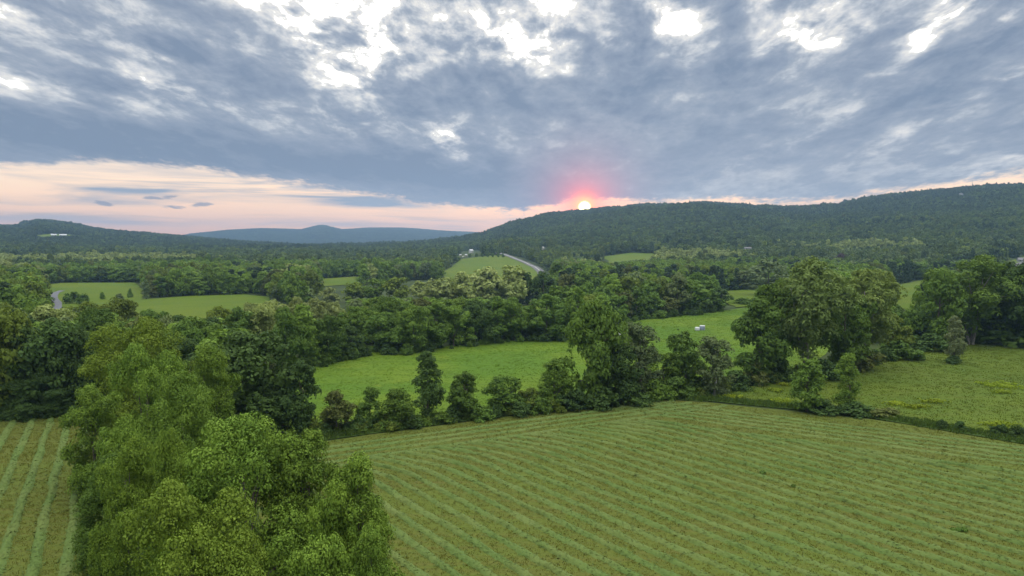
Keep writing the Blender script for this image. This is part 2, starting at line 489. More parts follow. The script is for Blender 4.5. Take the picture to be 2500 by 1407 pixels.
G_MEADOW = mat_grass('meadow_grass', (0.068, 0.138, 0.009), (0.104, 0.166, 0.011), (0.056, 0.104, 0.009), 0.03, 0.25, 0.6, (0.15, 0.18, 0.015))
G_RIGHT = mat_grass('rough_pasture', (0.070, 0.114, 0.012), (0.090, 0.130, 0.013), (0.080, 0.094, 0.014), 0.04, -0.2, 0.45)
G_FAR = mat_grass('far_pasture', (0.074, 0.124, 0.007), (0.098, 0.136, 0.008), (0.060, 0.098, 0.007), 0.012, 0.1, 0.5, None, 0.5)
G_VERGE = mat_grass('verge_grass', (0.046, 0.085, 0.016), (0.062, 0.108, 0.020), (0.038, 0.066, 0.015), 0.08, 0.3, 0.5)
def mat_stubble():
    m, nt, out = new_mat('mown_stubble')
    rot = -math.atan2(DIR_A[1], DIR_A[0])
    n1 = noise(pos_vec(), 0.05, 6, 0.6, 0.6); n3 = noise(pos_vec(), 2.2, 5, 0.7)
    n2 = noise(pos_vec(0.05, 1.3, 1, rot), 0.8, 5, 0.6, 0.2)
    n5 = noise(pos_vec(), 0.4, 5, 0.65)
    c = mixc(n1.smooth(0.38, 0.64), (0.086, 0.104, 0.019), (0.088, 0.118, 0.020))
    c = mixc(n2.smooth(0.48, 0.68) * 0.4, c, (0.104, 0.092, 0.024))
    c = mixc(n5.smooth(0.55, 0.72) * 0.6, c, (0.080, 0.112, 0.014))
    c = mixc(n3.smooth(0.3, 0.7), scale_col(c, 0.85), scale_col(c, 1.12))
    principled(nt, out, c, 0.95, 0.1, n3, 0.08, 0.6)
    return m

# the mown field on the right: hedge corner to corner
def flat(px, py):
    d = ray(px, py); t = -CAM_H / d.z
    return np.array([d.x * t, d.y * t])
CORNER_L, CORNER_T, CORNER_R = flat(700, 1092), flat(1600, 976), flat(2500, 1087)
HEAD = (CORNER_T - CORNER_L) / np.linalg.norm(CORNER_T - CORNER_L)
SIDE = (CORNER_R - CORNER_T) / np.linalg.norm(CORNER_R - CORNER_T)
DIR_A = (flat(1506, 1400) - flat(908, 1087)); DIR_A = DIR_A / np.linalg.norm(DIR_A)
DIR_B = (flat(2496, 1393) - flat(1600, 1105)); DIR_B = DIR_B / np.linalg.norm(DIR_B)
RIGHT_FIELD = [tuple(CORNER_L - HEAD * 6), tuple(flat(1200, 1022)), tuple(flat(1500, 984)), tuple(CORNER_T), tuple(flat(1720, 983)), tuple(flat(2100, 1022)), tuple(CORNER_R + SIDE * 40), (130, 60), (60, 20), (5, 20), (-12, 44), (-30, 84)]
LEFT_FIELD = [tuple(flat(-260, 1020)), tuple(flat(0, 1020)), tuple(flat(160, 1006)), tuple(flat(330, 1010)), (-47, 88), (-29, 52), (-17, 22), (-60, 18), (-110, 60)]
G_STUB = mat_stubble()
sheet('mown_field', RIGHT_FIELD, 2.5, 0.06, G_STUB, 0.15)
sheet('mown_field', LEFT_FIELD, 2.5, 0.06, G_STUB, 0.15)
MEADOW = poly_from_px([(560, 950), (650, 905), (760, 888), (880, 862), (900, 845), (935, 850), (1000, 857), (1060, 850), (1200, 834), (1400, 829), (1560, 782), (1700, 768), (1900, 742), (2000, 742),
                       (2080, 800), (2010, 870), (1930, 912), (1700, 945), (1560, 968), (1400, 990), (1200, 1012), (1000, 1030), (800, 1062), (700, 1075), (640, 1040)])
sheet('meadow', MEADOW, 4.0, 0.10, G_MEADOW, 0.2)
RIGHT_MEADOW = poly_from_px([(1690, 972), (1760, 955), (1880, 938), (2050, 900), (2130, 875), (2230, 845), (2400, 832), (2700, 822), (2900, 860), (2900, 1120), (2520, 1082), (2300, 1048), (2110, 1012), (1980, 1000), (1860, 990)])
sheet('rough_meadow', RIGHT_MEADOW, 4.0, 0.10, G_RIGHT, 0.2)
FIELDS_FAR = {
    'left_upper': [(95, 700), (150, 692), (330, 691), (345, 706), (348, 730), (300, 752), (150, 752), (120, 730)],
    'left_lower': [(300, 742), (345, 733), (470, 724), (600, 720), (660, 727), (650, 765), (480, 800), (280, 790)],
    'knoll': [(1085, 662), (1125, 634), (1230, 624), (1262, 636), (1300, 652), (1325, 668), (1300, 690), (1080, 700)],
    'clearing': [(1465, 628), (1540, 618), (1600, 620), (1590, 636), (1500, 644)],
    'strip': [(1770, 712), (1880, 704), (1925, 712), (1905, 740), (1800, 752), (1770, 740)],
    'gap': [(2180, 700), (2250, 684), (2290, 700), (2240, 760), (2160, 750)],
    'glade': [(780, 682), (870, 676), (880, 694), (790, 700)],
    'bay': [(1250, 752), (1330, 742), (1440, 738), (1470, 750), (1400, 790), (1260, 800)],
    'corner': [(2455, 640), (2520, 622), (2560, 660), (2470, 662)],
}
FAR_POLY = {k: poly_from_px(v) for k, v in FIELDS_FAR.items()}
for k, p in FAR_POLY.items():
    sheet('pasture', p, 7.0 if 'left' in k or k in ('strip', 'gap', 'bay') else 16.0, 0.35, G_FAR, 0.5)
HILL_CLEAR = {'hill_left': [(85, 576), (180, 575), (195, 580), (110, 583)], 'hill_right': [(2270, 487), (2330, 480), (2360, 488), (2300, 494)]}
HILL_POLY = {}
for k, v in HILL_CLEAR.items():
    if all(at(*q) for q in v):
        HILL_POLY[k] = poly_from_px(v); sheet('hill_pasture', HILL_POLY[k], 40.0, 1.0, G_FAR)

# dark strips of tall uncut grass along the field edges
def ribbon(name, pts, width, dz, mat, n_w=3, step=3.0):
    P = [np.array(p, float)[:2] for p in pts]; out = []
    for a, b in zip(P[:-1], P[1:]):
        n = max(1, int(np.linalg.norm(b - a) / step))
        out += [a + (b - a) * q / n for q in range(n)]
    out.append(P[-1]); out = np.array(out)
    t = np.gradient(out, axis=0); t /= np.linalg.norm(t, axis=1)[:, None]
    nrm = np.column_stack([-t[:, 1], t[:, 0]])
    w = np.linspace(-0.5, 0.5, n_w) * width
    G = out[:, None] + nrm[:, None] * w[None, :, None]
    V = np.dstack([G, (height(G[..., 0], G[..., 1]) + dz)[..., None]]).reshape(-1, 3)
    i = np.arange(len(out) - 1)[:, None]; j = np.arange(n_w - 1)[None]
    F = np.stack([i * n_w + j, i * n_w + j + 1, (i + 1) * n_w + j + 1, (i + 1) * n_w + j], -1).reshape(-1, 4)
    return mesh_obj(name, V, F, 4, mat, smooth=True)
VERGE_TOP = [CORNER_L - HEAD * 8 + np.array([-1.5, 3]), flat(1200, 1010), flat(1500, 974), flat(1600, 966), flat(1720, 975)]
VERGE_SIDE = [flat(1600, 966), flat(1720, 975), flat(2100, 1012), CORNER_R + np.array([1, 2.0]), CORNER_R + SIDE * 40 + np.array([1, 2.0])]
tag(ribbon('grass_verge', VERGE_TOP, 6.0, 0.16, G_VERGE), kind='structure')
tag(ribbon('grass_verge', VERGE_SIDE, 4.0, 0.20, G_VERGE), kind='structure')

# roads
def mat_road(name, c):
    m, nt, out = new_mat(name)
    n = noise(pos_vec(), 0.25, 5, 0.6)
    principled(nt, out, mixc(n.smooth(0.35, 0.65), scale_col(c, 0.85), scale_col(c, 1.15)), 0.9, 0.2)
    return m
M_ROAD = mat_road('worn_asphalt', (0.12, 0.12, 0.125)); M_LANE = mat_road('pale_gravel', (0.13, 0.135, 0.15)); M_LINE = mat_road('road_paint', (0.7, 0.7, 0.66))
ROAD_PTS = [at(*q) for q in [(1205, 617), (1230, 622), (1256, 632), (1284, 643), (1306, 653), (1322, 666), (1332, 690)]]
tag(ribbon('country_road', ROAD_PTS, 9.0, 0.7, M_ROAD, 3, 8.0), kind='structure')
tag(ribbon('road_marking', ROAD_PTS, 0.5, 0.74, M_LINE, 2, 8.0), kind='structure')
tag(ribbon('gravel_lane', [at(*q) for q in [(152, 711), (138, 716), (132, 724), (134, 733), (142, 741), (141, 752), (136, 765)]], 3.4, 0.45, M_LANE, 3, 4.0), kind='structure')
tag(ribbon('side_road', [at(*q) for q in [(2478, 655), (2492, 644), (2530, 636)]], 7.0, 0.7, M_ROAD, 3, 6.0), kind='structure')

# ================================================================== trees
def leaf_mat(name, lo, hi, trans=0.30, var=0.22, warm=(1.10, 1.02, 0.8)):
    m, nt, out = new_mat(name)
    at_ = nt.nodes.new('ShaderNodeAttribute'); at_.attribute_name = 'tint'
    oi = nt.nodes.new('ShaderNodeObjectInfo'); r = E(oi.outputs['Random'])
    t = E(at_.outputs['Fac'])
    c = mixc(t, lo, hi)
    c = scale_col(c, r * (2 * var) + (1 - var))
    r2 = E.op('FRACT', r * 17.31)
    c = mixc(r2 * 0.75, c, mixc(1.0, c, warm, 'MULTIPLY'))
    p = nt.nodes.new('ShaderNodeBsdfPrincipled'); nt.links.new(c, p.inputs['Base Color'])
    p.inputs['Roughness'].default_value = 0.7; p.inputs['Specular IOR Level'].default_value = 0.10
    tr = nt.nodes.new('ShaderNodeBsdfTranslucent'); nt.links.new(mixc(1.0, c, (1.15, 1.15, 0.55), 'MULTIPLY'), tr.inputs[0])
    mx = nt.nodes.new('ShaderNodeMixShader'); mx.inputs[0].default_value = trans
    nt.links.new(p.outputs[0], mx.inputs[1]); nt.links.new(tr.outputs[0], mx.inputs[2])
    nt.links.new(mx.outputs[0], out.inputs[0])
    return m
LEAF = {
    'maple':  leaf_mat('maple_leaves', (0.042, 0.100, 0.013), (0.205, 0.315, 0.042), 0.08, 0.16, (1.08, 1.0, 0.85)),
    'lime':   leaf_mat('yellow_green_leaves', (0.078, 0.138, 0.014), (0.220, 0.310, 0.042), 0.15, 0.08, (1.05, 1.0, 0.85)),
    'fresh':  leaf_mat('fresh_green_leaves', (0.076, 0.148, 0.022), (0.180, 0.280, 0.046), 0.24),
    'mid':    leaf_mat('green_leaves', (0.054, 0.112, 0.020), (0.135, 0.222, 0.038), 0.24),
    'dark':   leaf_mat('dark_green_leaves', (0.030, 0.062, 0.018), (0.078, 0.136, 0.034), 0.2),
    'olive':  leaf_mat('olive_leaves', (0.074, 0.116, 0.018), (0.160, 0.220, 0.038), 0.24),
    'bloom':  leaf_mat('blossoming_locust_leaves', (0.135, 0.190, 0.042), (0.33, 0.375, 0.145), 0.22, 0.2, (0.98, 1.0, 0.85)),
    'silver': leaf_mat('grey_green_leaves', (0.074, 0.116, 0.044), (0.180, 0.236, 0.100), 0.24),
    'purple': leaf_mat('purple_leaves', (0.034, 0.020, 0.026), (0.070, 0.042, 0.050), 0.2),
    'brown':  leaf_mat('bronze_green_leaves', (0.058, 0.082, 0.022), (0.122, 0.146, 0.042), 0.22),
    'cotton': leaf_mat('cottonwood_leaves', (0.092, 0.150, 0.034), (0.215, 0.290, 0.085), 0.25, 0.12),
    'hill_mid': leaf_mat('hill_leaves', (0.050, 0.088, 0.026), (0.108, 0.164, 0.046), 0.15, 0.25),
    'hill_fresh': leaf_mat('hill_fresh_leaves', (0.056, 0.090, 0.028), (0.115, 0.165, 0.050), 0.15, 0.25),
    'hill_dark': leaf_mat('hill_dark_leaves', (0.033, 0.060, 0.025), (0.074, 0.115, 0.042), 0.12, 0.25),
    'pale':   leaf_mat('pale_young_leaves', (0.130, 0.180, 0.075), (0.260, 0.310, 0.150), 0.25),
    'pine':   leaf_mat('conifer_needles', (0.018, 0.040, 0.018), (0.046, 0.080, 0.034), 0.08),
}
def bark_mat(name, a, b):
    m, nt, out = new_mat(name)
    n = noise(pos_vec(1, 1, 0.25), 5.0, 5, 0.65)
    principled(nt, out, mixc(n.smooth(0.3, 0.7), a, b), 0.9, 0.15, n, 0.03, 0.7)
    return m
BARK = bark_mat('grey_brown_bark', (0.06, 0.05, 0.04), (0.17, 0.15, 0.125))
BARK_MID = bark_mat('mid_bark', (0.11, 0.10, 0.085), (0.27, 0.25, 0.22))
BARK_PALE = bark_mat('pale_bark', (0.20, 0.19, 0.17), (0.42, 0.41, 0.38))

ENV = {
    'round':  lambda t: np.clip(1 - np.abs(2 * np.clip(t, 0, 1) ** 0.85 - 1) ** 2.6, 0, 1) ** 0.5,
    'oval':   lambda t: np.clip(1 - np.abs(2 * np.clip(t, 0, 1) ** 0.88 - 1) ** 2.2, 0, 1) ** 0.6,
    'vase':   lambda t: np.sin(np.pi * np.clip(t, 0.02, 1) ** 1.25) ** 0.60,
    'column': lambda t: 0.35 + 0.65 * np.sin(np.pi * np.clip(t, 0, 1) ** 0.62) ** 0.6,
    'cone':   lambda t: np.clip(1 - t, 0, 1) ** 0.75 * 0.95 + 0.05,
    'bush':   lambda t: np.sqrt(np.clip(1 - (t * 0.98) ** 2, 0, 1)),
    'ragged': lambda t: 0.45 + 0.55 * np.sin(np.pi * np.clip(t, 0, 1) ** 0.85),
}

def leaf_cloud(rng, C, Rr, n, leaf, up=0.35, cluster_tint=None, aspect=0.85):
    """leaf-sized quads spread over puffs of foliage: centres C, radii Rr"""
    w = Rr ** 2; k = rng.choice(len(C), n, p=w / w.sum())
    d = rng.normal(0, 1, (n, 3)); d[:, 2] += up; d /= np.linalg.norm(d, axis=1)[:, None]
    low = d[:, 2] < -0.45; d[low, 2] *= -0.5; d /= np.linalg.norm(d, axis=1)[:, None]
    P = C[k] + d * (Rr[k] * (0.80 + 0.24 * rng.random(n)))[:, None] * np.array([1, 1, 0.85])
    N = d * 1.0 + rng.normal(0, 0.22, (n, 3)) + np.array([0, 0, 0.06]); N /= np.linalg.norm(N, axis=1)[:, None]
    a = np.cross(N, rng.normal(0, 1, (n, 3))); a /= np.linalg.norm(a, axis=1)[:, None] + 1e-9
    b = np.cross(N, a)
    s = leaf * (0.65 + 0.7 * rng.random(n))
    a *= s[:, None]; b *= (s * aspect)[:, None]
    bend = N * (s * 0.25)[:, None]
    V = np.stack([P - a, P - b * 0.8 + bend, P + a, P + b * 0.8 + bend], 1).reshape(-1, 3)
    ct = rng.random(len(C)) if cluster_tint is None else cluster_tint
    t = np.clip(0.2 + 0.42 * ct[k] + 0.18 * rng.random(n), 0, 1)
    return V, np.repeat(t, 4)

def crown_arrays(seed, shape, H, W, z0, lobes, lobe_k, puffs, puff_k, n_leaf, leaf, gap=0.0):
    rng = np.random.default_rng(seed)
    env = ENV[shape]
    tt = np.linspace(0.01, 0.99, 400); cdf = np.cumsum(env(tt) ** 1.2 + 0.12); cdf /= cdf[-1]
    n = lobes; t = np.interp((rng.permutation(n) + rng.random(n)) / n, cdf, tt)       # spread evenly up the crown
    t[:2] = [0.95, 0.87]
    ang = np.arange(n) * 2.39996 + rng.normal(0, 0.5, n)
    wob = 1 + 0.20 * np.sin(2 * ang + rng.random() * 6) + 0.13 * np.sin(3 * ang + 5 * t + rng.random() * 6) + rng.normal(0, 0.08, n)
    rad = W / 2 * env(t) * wob
    lr = lobe_k * W / 2 * (0.7 + 0.5 * rng.random(n)) * (0.72 + 0.28 * env(t))
    rf = np.where(rng.random(n) < 0.72, 0.78 + 0.15 * rng.random(n), 0.55 * np.sqrt(rng.random(n)))
    rr = np.maximum(rad - lr * 0.7, 0) * rf
    rr[:2] *= 0.3
    C = np.column_stack([np.cos(ang) * rr, np.sin(ang) * rr, z0 + t * (H - z0) - lr * 0.3])
    C[:, 2] = np.minimum(C[:, 2], H - lr * 0.9)
    C[:, 2] = np.maximum(C[:, 2], lr * 0.6)
    if puffs:
        k = np.repeat(np.arange(n), puffs); m = len(k)
        d = rng.normal(0, 1, (m, 3)); out = np.column_stack([np.cos(ang), np.sin(ang), np.full(n, 0.8)])[k]
        d = d * 0.8 + out * 0.9; d /= np.linalg.norm(d, axis=1)[:, None]
        PR = lr[k] * puff_k * (0.6 + 0.8 * rng.random(m))
        PC = C[k] + d * (lr[k] * (0.75 + 0.3 * rng.random(m)))[:, None]
        ct = np.clip(0.55 * rng.random(n)[k] + 0.45 * rng.random(m), 0, 1)
        if gap:
            ok = rng.random(m) > gap; PC, PR, ct = PC[ok], PR[ok], ct[ok]
        nc = int(n_leaf * 0.22)                                   # shaded foliage inside, bunches of leaves outside
        V, T = leaf_cloud(rng, PC, PR, n_leaf - nc, leaf, 0.55, ct)
        V1, T1 = leaf_cloud(rng, C, lr * 0.82, nc, leaf * 1.25, 0.1)
        V, T = np.concatenate([V, V1]), np.concatenate([T, T1])
    else:
        V, T = leaf_cloud(rng, C, lr * 1.1, n_leaf, leaf)
    return V, T, C

def trunk_acc(seed, H, W, z0, C, stems=1, limbs=7, r0=None):
    rng = np.random.default_rng(seed + 77); a = Acc()
    r0 = r0 or 0.018 * H + 0.05
    for s in range(stems):
        q = rng.uniform(0, 6.28); sp = (0.0 if stems == 1 else 0.05 * H)
        top = (math.cos(q) * sp * 2.2 + rng.normal(0, .03 * H), math.sin(q) * sp * 2.2 + rng.normal(0, .03 * H), H * 0.78)
        b = (math.cos(q) * sp * 0.35, math.sin(q) * sp * 0.35, -0.5)
        mid = [b[i] * 0.5 + top[i] * 0.5 + rng.normal(0, 0.02 * H) * (i < 2) for i in range(3)]
        k = 1.0 if stems == 1 else 0.7
        a.tube([(b[0] * 1.2, b[1] * 1.2, -0.5), (b[0], b[1], 0.6), mid, top], [r0 * 1.5 * k, r0 * k, r0 * 0.7 * k, r0 * 0.2])
        for c in C[rng.choice(len(C), min(len(C), max(2, limbs // stems)), replace=False)]:
            f = rng.uniform(0.25, 0.75); st = [b[i] + (top[i] - b[i]) * f for i in range(3)]
            if c[2] < st[2]: st = [b[i] + (top[i] - b[i]) * 0.2 for i in range(3)]
            m = [(st[i] + c[i]) / 2 + (0.06 * H if i == 2 else 0) for i in range(3)]
            a.tube([st, m, tuple(c)], [r0 * 0.42, r0 * 0.28, r0 * 0.10], 5)
    return a

class Proto:
    """one shape of tree: shared crown and trunk meshes"""
    def __init__(self, seed, shape, H, W, z0, lobes, lobe_k, puffs, puff_k, n_leaf, leaf, gap=0.0, stems=1, limbs=7, bark=None, trunk=True):
        self.H, self.W = H, W
        V, T, C = crown_arrays(seed, shape, H, W, z0, lobes, lobe_k, puffs, puff_k, n_leaf, leaf, gap)
        self.V, self.T = V, T
        me = mesh_obj('crown', V, np.arange(len(V)), 4, LEAF['mid'], attrs={'tint': T}, link=False)
        self.crown = me.data
        self.trunk = trunk_acc(seed, H, W, z0, C, stems, limbs).build('trunk', bark or BARK, link=False, smooth=True).data if trunk else None

TREES = []
def put_tree(proto, mat, x, y, h, w, name, label, cat='tree', group=None, rot=None, sink=0.0, trunk=True, bark=None):
    o = bpy.data.objects.new(name, None); COL.objects.link(o)
    o.empty_display_size = 0.5
    o.location = (x, y, hz(x, y) - sink)
    o.rotation_euler = (0, 0, random.uniform(0, 6.283) if rot is None else rot)
    o.scale = (w / proto.W, w / proto.W, h / proto.H)
    tag(o, label, cat, group)
    c = bpy.data.objects.new('crown', proto.crown); COL.objects.link(c); c.parent = o
    c.material_slots[0].link = 'OBJECT'; c.material_slots[0].material = LEAF[mat]
    if proto.trunk and trunk:
        t = bpy.data.objects.new('trunk', proto.trunk); COL.objects.link(t); t.parent = o
        if bark: t.material_slots[0].link = 'OBJECT'; t.material_slots[0].material = bark
    TREES.append((x, y, w))
    return o

# near shapes (45 to 100 m), middle shapes (100 to 260 m), far shapes (260 to 900 m)
NEAR = [Proto(101, 'round', 18, 14, 1.5, 50, 0.31, 22, 0.36, 72000, 0.105, limbs=10),
        Proto(102, 'oval', 18, 13, 1.2, 50, 0.32, 22, 0.36, 72000, 0.105, limbs=10),
        Proto(103, 'round', 18, 13, 1.0, 46, 0.33, 22, 0.36, 70000, 0.105, limbs=10),
        Proto(104, 'oval', 16, 9, 1.0, 40, 0.37, 20, 0.36, 52000, 0.095),
        Proto(105, 'bush', 13, 10, 0.4, 40, 0.36, 20, 0.36, 50000, 0.105),
        Proto(106, 'column', 16, 8, 0.8, 60, 0.38, 20, 0.36, 62000, 0.095)]
MIDP = {'round': [Proto(210 + i, 'round', 15, 13, 1.6, 30, 0.38, 9, 0.46, 10000, 0.30) for i in range(4)],
        'oval': [Proto(220 + i, 'oval', 15, 9.5, 1.2, 28, 0.40, 9, 0.46, 9000, 0.28) for i in range(4)],
        'column': [Proto(230 + i, 'column', 15, 6.5, 1.0, 34, 0.48, 8, 0.46, 7500, 0.22) for i in range(3)],
        'vase': [Proto(240 + i, 'vase', 24, 19, 5.5, 40, 0.30, 10, 0.46, 15000, 0.32, 0, stems=3, limbs=9, bark=BARK_MID) for i in range(3)],
        'ragged': [Proto(250 + i, 'ragged', 9, 6, 0.4, 24, 0.42, 8, 0.48, 5200, 0.19, 0.08) for i in range(4)],
        'bush': [Proto(260 + i, 'bush', 3, 4.6, 0.1, 16, 0.44, 8, 0.5, 1700, 0.20, 0.08, limbs=4) for i in range(4)]}
FARP = {'round': [Proto(310 + i, 'round', 14, 12, 0.8, 18, 0.44, 7, 0.5, 2400, 0.56) for i in range(5)],
        'oval': [Proto(320 + i, 'oval', 14, 9, 0.6, 16, 0.48, 7, 0.5, 1900, 0.52) for i in range(4)],
        'cone': [Proto(330 + i, 'cone', 15, 7, 0.6, 26, 0.42, 5, 0.5, 1500, 0.5, 0.0) for i in range(2)],
        'bush': [Proto(340 + i, 'bush', 4, 6, 0.1, 10, 0.46, 6, 0.5, 600, 0.42, 0.0, limbs=3) for i in range(2)]}

